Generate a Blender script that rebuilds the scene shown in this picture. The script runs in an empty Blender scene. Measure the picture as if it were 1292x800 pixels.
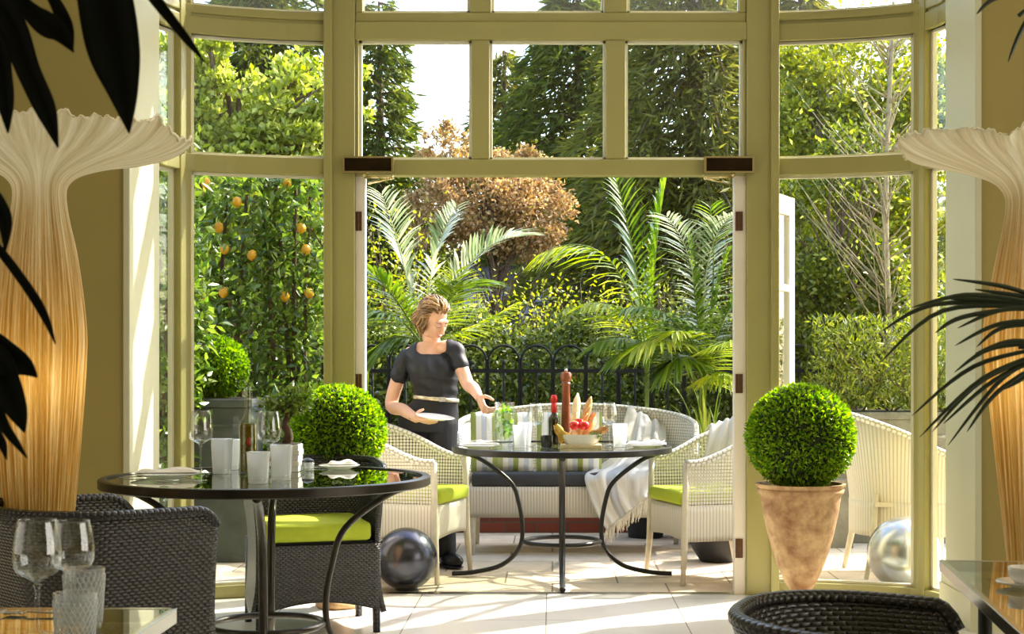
import bpy, bmesh, math, random
import numpy as np
from mathutils import Vector, Matrix, Euler

random.seed(7)
RNG = np.random.default_rng(11)
SC = bpy.context.scene
COL = SC.collection
PI = math.pi

# ------------------------------------------------------------------ camera
F = 1900.0; CX = 697.0; CY = 460.0; CAMZ = 1.2
cam_d = bpy.data.cameras.new('camera'); cam = bpy.data.objects.new('camera', cam_d)
COL.objects.link(cam); SC.camera = cam
cam.location = (0, 0, CAMZ); cam.rotation_euler = (PI / 2, 0, 0)
cam_d.sensor_width = 36.0; cam_d.lens = 36.0 * F / 1292.0
cam_d.shift_x = (646.0 - CX) / 1292.0; cam_d.shift_y = (CY - 400.0) / 1292.0
cam_d.clip_start = 0.05; cam_d.clip_end = 500
cam_d.dof.use_dof = True; cam_d.dof.focus_distance = 7.6; cam_d.dof.aperture_fstop = 14.0

# ------------------------------------------------------------------ world, sun, added room fill, exposure
SUN_AZ, SUN_EL = math.radians(54), math.radians(41)
w = bpy.data.worlds.new('sky'); SC.world = w; w.use_nodes = True
nt = w.node_tree; nt.nodes.clear()
sky = nt.nodes.new('ShaderNodeTexSky'); sky.sky_type = 'NISHITA'
sky.sun_disc = False; sky.sun_elevation = SUN_EL; sky.sun_rotation = SUN_AZ
sky.air_density = 1.0; sky.dust_density = 2.5; sky.ozone_density = 1.0
bg = nt.nodes.new('ShaderNodeBackground'); bg.inputs['Strength'].default_value = 0.60
wo = nt.nodes.new('ShaderNodeOutputWorld')
nt.links.new(sky.outputs[0], bg.inputs[0]); nt.links.new(bg.outputs[0], wo.inputs[0])
sd = bpy.data.lights.new('sun', 'SUN'); so = bpy.data.objects.new('sun', sd); COL.objects.link(so)
sd.energy = 9.0; sd.angle = math.radians(0.6); sd.color = (1.0, 0.93, 0.80)
tosun = Vector((math.sin(SUN_AZ) * math.cos(SUN_EL), math.cos(SUN_AZ) * math.cos(SUN_EL), math.sin(SUN_EL)))
so.rotation_euler = tosun.to_track_quat('Z', 'Y').to_euler(); so.location = (6, 14, 12)
def area(name, loc, rot, sx, sy, e, c):
    d = bpy.data.lights.new(name, 'AREA'); d.shape = 'RECTANGLE'; d.size = sx; d.size_y = sy; d.energy = e; d.color = c
    o = bpy.data.objects.new(name, d); COL.objects.link(o); o.location = loc; o.rotation_euler = rot
    return o
# unseen fill lights added to brighten the room from both sides and overhead
area('side_fill_light', (-4.9, 2.2, 1.9), (0, math.radians(-90), 0), 2.6, 4.4, 30, (1.0, 0.95, 0.84))
area('far_side_fill_light', (4.9, 2.2, 1.9), (0, math.radians(90), 0), 2.6, 4.4, 95, (1.0, 0.95, 0.84))
area('overhead_fill_light', (0, 5.6, 3.6), (0, 0, 0), 3.0, 1.4, 14, (1.0, 0.92, 0.76))
SC.view_settings.view_transform = 'Standard'; SC.view_settings.look = 'None'
SC.view_settings.exposure = 0.6; SC.view_settings.gamma = 1.0; SC.view_settings.use_curve_mapping = False
SC.cycles.use_denoising = True
SC.cycles.max_bounces = 8; SC.cycles.diffuse_bounces = 4; SC.cycles.glossy_bounces = 4
SC.cycles.transmission_bounces = 6; SC.cycles.transparent_max_bounces = 24
SC.cycles.caustics_reflective = False; SC.cycles.caustics_refractive = False
SC.cycles.sample_clamp_indirect = 6.0

# ------------------------------------------------------------------ helpers: photo frame to place
def X(px, Y): return (px - CX) * Y / F
def Z(py, Y): return CAMZ - (py - CY) * Y / F
def P(px, py, Y): return Vector((X(px, Y), Y, Z(py, Y)))
def FY(py, z=0.0): return (CAMZ - z) * F / (py - CY)

# ------------------------------------------------------------------ materials
def lin(c):
    c = c / 255.0
    return c / 12.92 if c <= 0.04045 else ((c + 0.055) / 1.055) ** 2.4
def rgb(r, g, b): return (lin(r), lin(g), lin(b), 1.0)
def newmat(name):
    m = bpy.data.materials.new(name); m.use_nodes = True
    t = m.node_tree; t.nodes.clear()
    out = t.nodes.new('ShaderNodeOutputMaterial')
    return m, t, out
def N(t, kind, **kw):
    n = t.nodes.new('ShaderNode' + kind)
    for k, v in kw.items():
        if k in n.inputs: n.inputs[k].default_value = v
        else: setattr(n, k, v)
    return n
def bsdf(t, col, rough, **kw):
    b = t.nodes.new('ShaderNodeBsdfPrincipled')
    if col is not None: b.inputs['Base Color'].default_value = col
    b.inputs['Roughness'].default_value = rough
    for k, v in kw.items(): b.inputs[k].default_value = v
    return b
def plain(name, col, rough=0.5, noise=0.0, nscale=8.0, bump=0.0, bscale=40.0, **kw):
    m, t, out = newmat(name)
    b = bsdf(t, col, rough, **kw)
    tc = N(t, 'TexCoord')
    if noise:
        nz = N(t, 'TexNoise', Scale=nscale, Detail=5.0)
        t.links.new(tc.outputs['Object'], nz.inputs['Vector'])
        r = N(t, 'ValToRGB')
        r.color_ramp.elements[0].position = 0.3; r.color_ramp.elements[1].position = 0.7
        r.color_ramp.elements[0].color = tuple(max(0, c * (1 - noise)) for c in col[:3]) + (1,)
        r.color_ramp.elements[1].color = tuple(min(1, c * (1 + noise)) for c in col[:3]) + (1,)
        t.links.new(nz.outputs['Fac'], r.inputs['Fac']); t.links.new(r.outputs['Color'], b.inputs['Base Color'])
    if bump:
        nb = N(t, 'TexNoise', Scale=bscale, Detail=4.0)
        t.links.new(tc.outputs['Object'], nb.inputs['Vector'])
        bp = N(t, 'Bump', Strength=bump, Distance=0.01)
        t.links.new(nb.outputs['Fac'], bp.inputs['Height']); t.links.new(bp.outputs['Normal'], b.inputs['Normal'])
    t.links.new(b.outputs[0], out.inputs[0])
    return m
def M_(t, op, a, b=None):
    n = N(t, 'Math', operation=op)
    for i, v in enumerate((a, b)):
        if v is None: continue
        if isinstance(v, (int, float)): n.inputs[i].default_value = v
        else: t.links.new(v, n.inputs[i])
    return n.outputs[0]
def thin_glass(name, tint=(0.95, 0.97, 0.95, 1), ior=1.45, milky=0.0, milkcol=(0.85, 0.87, 0.86, 1)):
    m, t, out = newmat(name)
    tr = N(t, 'BsdfTransparent'); tr.inputs[0].default_value = tint
    gl = N(t, 'BsdfGlossy'); gl.inputs['Roughness'].default_value = 0.0; gl.inputs[0].default_value = (1, 1, 1, 1)
    g = N(t, 'NewGeometry'); dt = N(t, 'VectorMath', operation='DOT_PRODUCT')
    t.links.new(g.outputs['Normal'], dt.inputs[0]); t.links.new(g.outputs['Incoming'], dt.inputs[1])
    r0 = ((ior - 1) / (ior + 1)) ** 2
    k = M_(t, 'POWER', M_(t, 'SUBTRACT', 1.0, M_(t, 'ABSOLUTE', dt.outputs['Value'])), 5.0)
    fr = M_(t, 'ADD', M_(t, 'MULTIPLY', k, 1 - r0), r0)
    mx = N(t, 'MixShader')
    t.links.new(fr, mx.inputs[0]); t.links.new(gl.outputs[0], mx.inputs[2])
    if milky:
        df = N(t, 'BsdfDiffuse'); df.inputs[0].default_value = milkcol
        tl = N(t, 'BsdfTranslucent'); tl.inputs[0].default_value = milkcol
        m1 = N(t, 'MixShader'); m1.inputs[0].default_value = 0.5
        t.links.new(df.outputs[0], m1.inputs[1]); t.links.new(tl.outputs[0], m1.inputs[2])
        m2 = N(t, 'MixShader'); m2.inputs[0].default_value = milky
        t.links.new(tr.outputs[0], m2.inputs[1]); t.links.new(m1.outputs[0], m2.inputs[2])
        t.links.new(m2.outputs[0], mx.inputs[1])
    else:
        t.links.new(tr.outputs[0], mx.inputs[1])
    t.links.new(mx.outputs[0], out.inputs[0])
    return m
def leafmat(name, cols, rough=0.45, trans=0.4, spec=0.5):
    """leaf: colour varies leaf by leaf, light passes through the blade"""
    m, t, out = newmat(name)
    g = N(t, 'NewGeometry')
    r = N(t, 'ValToRGB'); cr = r.color_ramp
    while len(cr.elements) < len(cols): cr.elements.new(0.5)
    for i, c in enumerate(cols):
        cr.elements[i].position = i / max(1, len(cols) - 1); cr.elements[i].color = rgb(*c)
    t.links.new(g.outputs['Random Per Island'], r.inputs['Fac'])
    b = bsdf(t, None, rough); b.inputs['Specular IOR Level'].default_value = spec
    tl = N(t, 'BsdfTranslucent'); mx = N(t, 'MixShader'); mx.inputs[0].default_value = trans
    h = N(t, 'HueSaturation', Saturation=1.15, Value=1.5)
    t.links.new(r.outputs[0], h.inputs['Color'])
    t.links.new(r.outputs[0], b.inputs['Base Color']); t.links.new(h.outputs[0], tl.inputs[0])
    t.links.new(b.outputs[0], mx.inputs[1]); t.links.new(tl.outputs[0], mx.inputs[2])
    t.links.new(mx.outputs[0], out.inputs[0])
    return m
def weave(name, lo, hi, wu, hv, rough=0.35, holes=0.0, bump=0.8, spec=0.5, stagger=0.5):
    """woven strands in UV metres; the gaps between the strands can be open"""
    m, t, out = newmat(name)
    uv = N(t, 'UVMap'); s = N(t, 'SeparateXYZ'); t.links.new(uv.outputs[0], s.inputs[0])
    u, v = s.outputs[0], s.outputs[1]
    row = M_(t, 'FLOOR', M_(t, 'DIVIDE', v, hv))
    ph = M_(t, 'MULTIPLY', M_(t, 'MODULO', M_(t, 'ABSOLUTE', row), 2.0), stagger)
    su = M_(t, 'ABSOLUTE', M_(t, 'SINE', M_(t, 'MULTIPLY', M_(t, 'ADD', M_(t, 'DIVIDE', u, wu), ph), PI)))
    sv = M_(t, 'ABSOLUTE', M_(t, 'SINE', M_(t, 'MULTIPLY', M_(t, 'DIVIDE', v, hv), PI)))
    hgt = M_(t, 'MULTIPLY', M_(t, 'POWER', su, 0.6), M_(t, 'POWER', sv, 0.5))
    r = N(t, 'ValToRGB'); r.color_ramp.elements[0].color = rgb(*lo); r.color_ramp.elements[1].color = rgb(*hi)
    r.color_ramp.elements[0].position = 0.15; r.color_ramp.elements[1].position = 0.75
    t.links.new(hgt, r.inputs[0])
    b = bsdf(t, None, rough); b.inputs['Specular IOR Level'].default_value = spec
    t.links.new(r.outputs[0], b.inputs['Base Color'])
    bp = N(t, 'Bump', Strength=bump, Distance=0.004)
    t.links.new(hgt, bp.inputs['Height']); t.links.new(bp.outputs[0], b.inputs['Normal'])
    if holes:
        tr = N(t, 'BsdfTransparent'); mx = N(t, 'MixShader')
        t.links.new(M_(t, 'GREATER_THAN', hgt, holes), mx.inputs[0])
        t.links.new(tr.outputs[0], mx.inputs[1]); t.links.new(b.outputs[0], mx.inputs[2])
        t.links.new(mx.outputs[0], out.inputs[0])
    else:
        t.links.new(b.outputs[0], out.inputs[0])
    return m
def stripes(name, cols, period, rough=0.8, axis=0, trans=0.0, bump=0.0):
    """bands of colour across UV u (metres)"""
    m, t, out = newmat(name)
    uv = N(t, 'UVMap'); s = N(t, 'SeparateXYZ'); t.links.new(uv.outputs[0], s.inputs[0])
    f = M_(t, 'FRACT', M_(t, 'DIVIDE', s.outputs[axis], period))
    r = N(t, 'ValToRGB'); cr = r.color_ramp; cr.interpolation = 'CONSTANT'
    while len(cr.elements) < len(cols): cr.elements.new(0.5)
    for i, c in enumerate(cols): cr.elements[i].position = i / len(cols); cr.elements[i].color = rgb(*c)
    t.links.new(f, r.inputs[0])
    b = bsdf(t, None, rough); t.links.new(r.outputs[0], b.inputs['Base Color'])
    if trans:
        tl = N(t, 'BsdfTranslucent'); t.links.new(r.outputs[0], tl.inputs[0])
        mx = N(t, 'MixShader'); mx.inputs[0].default_value = trans
        t.links.new(b.outputs[0], mx.inputs[1]); t.links.new(tl.outputs[0], mx.inputs[2]); t.links.new(mx.outputs[0], out.inputs[0])
    else: t.links.new(b.outputs[0], out.inputs[0])
    return m

M = {}
M['frame'] = plain('sage_gloss_paint', rgb(157, 150, 92), 0.38, noise=0.04, nscale=3)
M['bead'] = plain('pale_putty_bead', rgb(226, 222, 200), 0.4, noise=0.03)
M['wall'] = plain('olive_wall_paint', rgb(150, 135, 74), 0.75, noise=0.05, nscale=1.5)
M['reveal'] = plain('cream_reveal_paint', rgb(192, 190, 158), 0.6, noise=0.03, nscale=2)
M['skirt'] = plain('pale_green_skirting_paint', rgb(206, 202, 165), 0.45, noise=0.03)
M['ceil'] = plain('cream_ceiling_paint', rgb(225, 218, 195), 0.8, noise=0.02)
M['doorpaint'] = plain('white_door_paint', rgb(226, 216, 200), 0.4, noise=0.03)
M['hinge'] = plain('brown_bronze_hinge', rgb(96, 66, 44), 0.4, noise=0.2, nscale=60, Metallic=0.6)
M['closer'] = plain('dark_bronze_closer', rgb(52, 40, 22), 0.18, noise=0.3, nscale=14, Metallic=0.7)
M['brass'] = plain('pale_brass', rgb(206, 190, 140), 0.25, noise=0.05, Metallic=0.9)
M['pane'] = thin_glass('window_glass', (0.96, 0.98, 0.96, 1), 1.35)
M['glass'] = thin_glass('clear_table_glass', (0.96, 0.97, 0.97, 1), 1.75)
M['frosted'] = thin_glass('etched_white_glass', (0.93, 0.95, 0.95, 1), 1.45, milky=0.55, milkcol=(.93, .94, .94, 1))
M['crystal'] = thin_glass('cut_crystal_glass', (0.95, 0.96, 0.96, 1), 1.5, milky=0.12, milkcol=(.93, .94, .94, 1))
M['cutline'] = plain('bright_cut_line', rgb(226, 230, 230), .2)
M['tabletop'] = thin_glass('smoked_tabletop_glass', (0.62, 0.66, 0.58, 1), 1.55)
M['tabletop_out'] = thin_glass('clear_green_tabletop_glass', (0.72, 0.76, 0.70, 1), 1.55)
M['iron'] = plain('black_painted_iron', rgb(38, 37, 36), 0.34, noise=0.12, nscale=20, bump=0.1, bscale=60, Metallic=0.35)
M['bronze_iron'] = plain('dark_bronze_iron', rgb(62, 57, 50), 0.3, noise=0.15, nscale=20, Metallic=0.7)
M['fence'] = plain('matt_black_fence_paint', rgb(10, 10, 10), 0.8, noise=0.1)
M['chrome'] = plain('brushed_steel', rgb(190, 188, 180), 0.22, noise=0.06, nscale=30, Metallic=1.0)
M['darkwicker'] = weave('dark_brown_wicker', (3, 3, 3), (58, 54, 52), 0.024, 0.0105, rough=0.26, bump=1.0, spec=0.7)  # strand tops lightened to imitate highlights on the weave
M['darkrim'] = weave('dark_brown_wicker_braid', (6, 5, 5), (40, 37, 36), 0.02, 0.02, rough=0.28, bump=1.0)
M['loom'] = weave('white_paper_loom', (176, 169, 154), (228, 221, 208), 0.019, 0.9, rough=0.7, bump=0.35, stagger=0.0)
M['loomopen'] = weave('white_open_loom', (168, 161, 147), (232, 226, 214), 0.017, 0.019, rough=0.7, holes=0.33, bump=0.5, stagger=0.0)
M['loomtight'] = weave('white_close_loom', (190, 184, 170), (238, 232, 222), 0.017, 0.019, rough=0.7, holes=0.14, bump=0.5, stagger=0.0)
M['loomrim'] = weave('white_loom_braid', (165, 160, 148), (240, 236, 226), 0.03, 0.03, rough=0.6, bump=0.9)
M['whitewood'] = plain('white_painted_wood', rgb(212, 203, 182), 0.5, noise=0.08, nscale=20)
M['lime'] = plain('lime_green_linen', rgb(172, 186, 44), 0.85, noise=0.05, nscale=30, bump=0.2, bscale=250)
M['charcoal'] = plain('charcoal_canvas', rgb(58, 60, 64), 0.85, noise=0.08, nscale=20, bump=0.2, bscale=300)
M['linen'] = plain('white_linen', rgb(236, 234, 230), 0.85, noise=0.02, bump=0.25, bscale=120)
M['china'] = plain('white_china', rgb(238, 236, 230), 0.15, noise=0.01)
M['darkchina'] = plain('dark_glaze', rgb(30, 30, 32), 0.2, noise=0.1)
M['sphere'] = plain('burnished_graphite_steel', rgb(76, 77, 86), 0.24, noise=0.3, nscale=2.2, bump=0.05, bscale=10, Metallic=0.9)
M['hazed_steel'] = plain('glass_hazed_steel', rgb(190, 190, 188), 0.24, noise=0.08, nscale=3, Metallic=0.85)  # sphere metal lightened to imitate the reflection haze of the window glass
M['lead'] = plain('aged_lead', rgb(78, 84, 82), 0.7, noise=0.25, nscale=7, bump=0.2, bscale=30)
M['stone'] = plain('weathered_grey_stone', rgb(120, 118, 104), 0.9, noise=0.3, nscale=9, bump=0.4, bscale=40)
M['black_pot'] = plain('black_planter', rgb(10, 10, 11), 0.5, noise=0.1)
M['bark'] = plain('brown_bark', rgb(92, 72, 52), 0.9, noise=0.35, nscale=30, bump=0.5, bscale=60)
M['palebark'] = plain('grey_bark', rgb(150, 138, 112), 0.9, noise=0.3, nscale=20, bump=0.5, bscale=50)
M['soil'] = plain('dark_soil', rgb(44, 34, 26), 1.0, noise=0.3, nscale=60)
# terracotta, tiles, terrace, brick, silk: patterned surfaces
def mat_tiles():
    m, t, out = newmat('white_stone_tiles')
    tc = N(t, 'TexCoord'); mp = N(t, 'Mapping'); mp.inputs['Location'].default_value = (0.03, 0.075, 0)
    t.links.new(tc.outputs['Object'], mp.inputs[0])
    br = N(t, 'TexBrick', Scale=1.0); br.offset = 0.0
    br.inputs['Brick Width'].default_value = 0.65; br.inputs['Row Height'].default_value = 0.65
    br.inputs['Mortar Size'].default_value = 0.003; br.inputs['Mortar Smooth'].default_value = 0.2
    br.inputs['Color1'].default_value = rgb(232, 228, 220); br.inputs['Color2'].default_value = rgb(226, 222, 213)
    br.inputs['Mortar'].default_value = rgb(150, 144, 132)
    t.links.new(mp.outputs[0], br.inputs['Vector'])
    nz = N(t, 'TexNoise', Scale=3.0, Detail=6.0); t.links.new(tc.outputs['Object'], nz.inputs[0])
    mx = N(t, 'MixRGB', blend_type='MULTIPLY'); mx.inputs[0].default_value = 0.12
    t.links.new(br.outputs['Color'], mx.inputs[1]); t.links.new(nz.outputs['Color'], mx.inputs[2])
    b = bsdf(t, None, 0.22); t.links.new(mx.outputs[0], b.inputs['Base Color'])
    bp = N(t, 'Bump', Strength=0.4, Distance=0.003); bp.invert = True
    t.links.new(br.outputs['Fac'], bp.inputs['Height']); t.links.new(bp.outputs[0], b.inputs['Normal'])
    t.links.new(b.outputs[0], out.inputs[0]); return m
def mat_terrace():
    m, t, out = newmat('sandstone_paving')
    tc = N(t, 'TexCoord')
    br = N(t, 'TexBrick', Scale=1.0); br.offset = 0.42
    br.inputs['Brick Width'].default_value = 0.62; br.inputs['Row Height'].default_value = 0.46
    br.inputs['Mortar Size'].default_value = 0.006; br.inputs['Mortar Smooth'].default_value = 0.3
    br.inputs['Color1'].default_value = rgb(222, 208, 184); br.inputs['Color2'].default_value = rgb(206, 188, 162)
    br.inputs['Mortar'].default_value = rgb(138, 122, 100)
    t.links.new(tc.outputs['Object'], br.inputs['Vector'])
    nz = N(t, 'TexNoise', Scale=5.0, Detail=8.0, Roughness=0.65); t.links.new(tc.outputs['Object'], nz.inputs[0])
    r = N(t, 'ValToRGB'); r.color_ramp.elements[0].color = (0.62, 0.56, 0.5, 1); r.color_ramp.elements[1].color = (1, 1, 1, 1)
    r.color_ramp.elements[0].position = 0.3; r.color_ramp.elements[1].position = 0.62
    t.links.new(nz.outputs['Fac'], r.inputs[0])
    mx = N(t, 'MixRGB', blend_type='MULTIPLY'); mx.inputs[0].default_value = 0.6
    t.links.new(br.outputs['Color'], mx.inputs[1]); t.links.new(r.outputs[0], mx.inputs[2])
    b = bsdf(t, None, 0.75); t.links.new(mx.outputs[0], b.inputs['Base Color'])
    bp = N(t, 'Bump', Strength=0.5, Distance=0.006)
    t.links.new(nz.outputs['Fac'], bp.inputs['Height']); t.links.new(bp.outputs[0], b.inputs['Normal'])
    t.links.new(b.outputs[0], out.inputs[0]); return m
def mat_brick():
    m, t, out = newmat('red_brick')
    tc = N(t, 'TexCoord'); sp = N(t, 'SeparateXYZ'); cb = N(t, 'CombineXYZ')
    t.links.new(tc.outputs['Object'], sp.inputs[0]); t.links.new(sp.outputs[0], cb.inputs[0]); t.links.new(sp.outputs[2], cb.inputs[1])
    br = N(t, 'TexBrick', Scale=1.0)
    br.inputs['Brick Width'].default_value = 0.225; br.inputs['Row Height'].default_value = 0.075
    br.inputs['Mortar Size'].default_value = 0.006
    br.inputs['Color1'].default_value = rgb(132, 62, 44); br.inputs['Color2'].default_value = rgb(104, 50, 38)
    br.inputs['Mortar'].default_value = rgb(96, 76, 64)
    t.links.new(cb.outputs[0], br.inputs['Vector'])
    b = bsdf(t, None, 0.9); t.links.new(br.outputs['Color'], b.inputs['Base Color']); t.links.new(b.outputs[0], out.inputs[0]); return m
def mat_terracotta():
    m, t, out = newmat('aged_terracotta')
    tc = N(t, 'TexCoord'); nz = N(t, 'TexNoise', Scale=9.0, Detail=7.0, Roughness=0.65); t.links.new(tc.outputs['Object'], nz.inputs[0])
    r = N(t, 'ValToRGB'); r.color_ramp.elements[0].color = rgb(150, 104, 66); r.color_ramp.elements[1].color = rgb(214, 178, 128)
    r.color_ramp.elements[0].position = 0.36; r.color_ramp.elements[1].position = 0.62
    t.links.new(nz.outputs['Fac'], r.inputs[0])
    b = bsdf(t, None, 0.8); t.links.new(r.outputs[0], b.inputs['Base Color'])
    bp = N(t, 'Bump', Strength=0.3, Distance=0.004); t.links.new(nz.outputs['Fac'], bp.inputs['Height']); t.links.new(bp.outputs[0], b.inputs['Normal'])
    t.links.new(b.outputs[0], out.inputs[0]); return m
def mat_silk(name):
    """pleated silk: threads of several tones run up the lamp (UV u); amber glow is painted into the trunk, cream on the flare; light shines through"""
    m, t, out = newmat(name)
    uv = N(t, 'UVMap'); mp = N(t, 'Mapping'); mp.inputs['Scale'].default_value = (1, 0.02, 1)
    t.links.new(uv.outputs[0], mp.inputs[0])
    nz = N(t, 'TexNoise', Scale=70.0, Detail=4.0, Roughness=0.7); t.links.new(mp.outputs[0], nz.inputs[0])
    def ramp(cols):
        r = N(t, 'ValToRGB'); cr = r.color_ramp; cr.elements.new(0.5)
        for e, p, c in zip(cr.elements, (0.34, 0.5, 0.64), cols): e.position = p; e.color = rgb(*c)
        t.links.new(nz.outputs['Fac'], r.inputs['Fac']); return r
    r1 = ramp(((178, 136, 54), (214, 182, 104), (248, 234, 190))); r2 = ramp(((202, 186, 142), (228, 216, 180), (248, 242, 220)))  # trunk tones carry the amber glow of light through the silk
    s = N(t, 'SeparateXYZ'); t.links.new(uv.outputs[0], s.inputs[0])
    mr = N(t, 'MapRange'); mr.inputs[1].default_value = 1.30; mr.inputs[2].default_value = 1.85
    wob = M_(t, 'ADD', s.outputs[1], M_(t, 'MULTIPLY', nz.outputs['Fac'], 0.35)); t.links.new(M_(t, 'SUBTRACT', wob, 0.17), mr.inputs[0])
    mc = N(t, 'MixRGB'); t.links.new(mr.outputs[0], mc.inputs[0]); t.links.new(r1.outputs[0], mc.inputs[1]); t.links.new(r2.outputs[0], mc.inputs[2])
    b = bsdf(t, None, 0.5); t.links.new(mc.outputs[0], b.inputs['Base Color']); b.inputs['Sheen Weight'].default_value = 0.3
    tl = N(t, 'BsdfTranslucent'); t.links.new(mc.outputs[0], tl.inputs[0])
    bp = N(t, 'Bump', Strength=0.6, Distance=0.004); t.links.new(nz.outputs['Fac'], bp.inputs['Height']); t.links.new(bp.outputs[0], b.inputs['Normal'])
    mx = N(t, 'MixShader'); mx.inputs[0].default_value = 0.4
    t.links.new(b.outputs[0], mx.inputs[1]); t.links.new(tl.outputs[0], mx.inputs[2]); t.links.new(mx.outputs[0], out.inputs[0]); return m
M['tiles'] = mat_tiles(); M['terrace'] = mat_terrace(); M['brick'] = mat_brick(); M['terracotta'] = mat_terracotta()
M['silk'] = mat_silk('pleated_silk'); M['silk_rim'] = plain('cream_silk_rim', rgb(236, 226, 194), .6, noise=.08, nscale=40)

# ------------------------------------------------------------------ mesh builder
class MB:
    def __init__(s): s.v = []; s.f = []; s.uv = []; s.mi = []
    def add(s, vs, fs, uvs=None, mi=0):
        o = len(s.v); s.v += [tuple(p) for p in vs]
        for i, f in enumerate(fs):
            s.f.append(tuple(k + o for k in f)); s.uv.append(uvs[i] if uvs else None); s.mi.append(mi)
        return s
    def box(s, x0, x1, y0, y1, z0, z1, mi=0):
        v = [(x0, y0, z0), (x1, y0, z0), (x1, y1, z0), (x0, y1, z0), (x0, y0, z1), (x1, y0, z1), (x1, y1, z1), (x0, y1, z1)]
        return s.add(v, [(0, 3, 2, 1), (4, 5, 6, 7), (0, 1, 5, 4), (1, 2, 6, 5), (2, 3, 7, 6), (3, 0, 4, 7)], None, mi)
    def tube(s, pts, r, seg=8, closed=False, caps=True, sy=1.0, up=None, mi=0, twist=0.0):
        pts = [Vector(p) for p in pts]; n = len(pts)
        rs = list(r) if hasattr(r, '__len__') else [r] * n
        vs = []; uvs = []; fs = []; ref = None; L = 0; Ls = []
        for i in range(n):
            a = pts[i - 1] if (i > 0 or closed) else pts[0]
            b = pts[(i + 1) % n] if (i < n - 1 or closed) else pts[-1]
            d = (b - a); d = d.normalized() if d.length > 1e-9 else Vector((0, 0, 1))
            if i: L += (pts[i] - pts[i - 1]).length
            Ls.append(L)
            if ref is None:
                ref = Vector(up) if up else (Vector((0, 0, 1)) if abs(d.z) < 0.9 else Vector((1, 0, 0)))
            sx = ref.cross(d)
            if sx.length < 1e-6: sx = Vector((1, 0, 0)).cross(d)
            sx.normalize(); uy = d.cross(sx).normalized()
            if not up: ref = uy
            for k in range(seg):
                an = 2 * PI * k / seg + twist
                vs.append(pts[i] + sx * (math.cos(an) * rs[i]) + uy * (math.sin(an) * rs[i] * sy))
        rr = max(rs)
        for i in range(n if closed else n - 1):
            j = (i + 1) % n
            for k in range(seg):
                k2 = (k + 1) % seg
                fs.append((i * seg + k, i * seg + k2, j * seg + k2, j * seg + k))
                l0 = Ls[i]; l1 = Ls[j] if j else L + (pts[0] - pts[-1]).length
                c = 2 * PI * rr / seg
                uvs.append(((l0, k * c), (l0, (k + 1) * c), (l1, (k + 1) * c), (l1, k * c)))
        if caps and not closed:
            fs.append(tuple(range(seg - 1, -1, -1))); uvs.append(None)
            fs.append(tuple((n - 1) * seg + k for k in range(seg))); uvs.append(None)
        return s.add(vs, fs, uvs, mi)
    def lathe(s, prof, c=(0, 0, 0), seg=32, mi=0, fr=None, sx=1.0, sy=1.0, rib=0, ribd=0.0):
        """prof: (r, z) points; an r of 0 closes the end"""
        vs = []; idx = []; 
        for (r, z) in prof:
            row = []
            if r <= 1e-6: row = [len(vs)] * seg; vs.append((c[0], c[1], c[2] + z))
            else:
                for k in range(seg):
                    an = 2 * PI * k / seg; q = r
                    if rib: q = r * (1 + ribd * math.cos(rib * an))
                    row.append(len(vs)); vs.append((c[0] + sx * q * math.cos(an), c[1] + sy * q * math.sin(an), c[2] + z))
            idx.append(row)
        fs = []
        for i in range(len(prof) - 1):
            for k in range(seg):
                k2 = (k + 1) % seg
                q = [idx[i][k], idx[i][k2], idx[i + 1][k2], idx[i + 1][k]]
                u = []
                for a in q:
                    if a not in u: u.append(a)
                if len(u) >= 3: fs.append(tuple(u))
        return s.add(vs, fs, None, mi)
    def grid(s, nu, nv, fn, closeu=False, mi=0, uvf=None):
        vs = []; fs = []; uvs = []
        for j in range(nv + 1):
            for i in range(nu if closeu else nu + 1): vs.append(fn(i / nu, j / nv))
        w = nu if closeu else nu + 1
        for j in range(nv):
            for i in range(nu):
                i2 = (i + 1) % w
                fs.append((j * w + i, j * w + i2, (j + 1) * w + i2, (j + 1) * w + i))
                if uvf: uvs.append((uvf(i / nu, j / nv), uvf((i + 1) / nu, j / nv), uvf((i + 1) / nu, (j + 1) / nv), uvf(i / nu, (j + 1) / nv)))
        return s.add(vs, fs, uvs if uvf else None, mi)
    def ell(s, c, r, rot=None, nu=20, nv=12, mi=0):
        c = Vector(c)
        def fn(u, v):
            th = 2 * PI * u; ph = -PI / 2 + PI * v
            p = Vector((r[0] * math.cos(th) * math.cos(ph), r[1] * math.sin(th) * math.cos(ph), r[2] * math.sin(ph)))
            if rot is not None: p = rot @ p
            return c + p
        return s.grid(nu, nv, fn, closeu=True, mi=mi)
    def build(s, name, mats, parent=None, smooth=True, loc=None, rot=None, solid=0.0, off=0.0, sub=0, bevel=0.0, angle=None):
        me = bpy.data.meshes.new(name); me.from_pydata(s.v, [], s.f)
        if any(u for u in s.uv):
            ul = me.uv_layers.new(name='UVMap'); k = 0
            for f, u in zip(s.f, s.uv):
                for q in range(len(f)):
                    ul.data[k].uv = u[q] if u else (0, 0)
                    k += 1
        if not isinstance(mats, (list, tuple)): mats = [mats]
        for m in mats: me.materials.append(M[m] if isinstance(m, str) else m)
        for p, i in zip(me.polygons, s.mi): p.material_index = i; p.use_smooth = smooth
        me.validate(); me.update()
        o = bpy.data.objects.new(name, me); COL.objects.link(o)
        if parent is not None: o.parent = parent
        if loc is not None: o.location = loc
        if rot is not None: o.rotation_euler = rot
        if solid: md = o.modifiers.new('Solidify', 'SOLIDIFY'); md.thickness = solid; md.offset = off
        if bevel: md = o.modifiers.new('Bevel', 'BEVEL'); md.width = bevel; md.segments = 2; md.limit_method = 'ANGLE'
        if sub: md = o.modifiers.new('Subdivision', 'SUBSURF'); md.levels = sub; md.render_levels = sub
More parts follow.
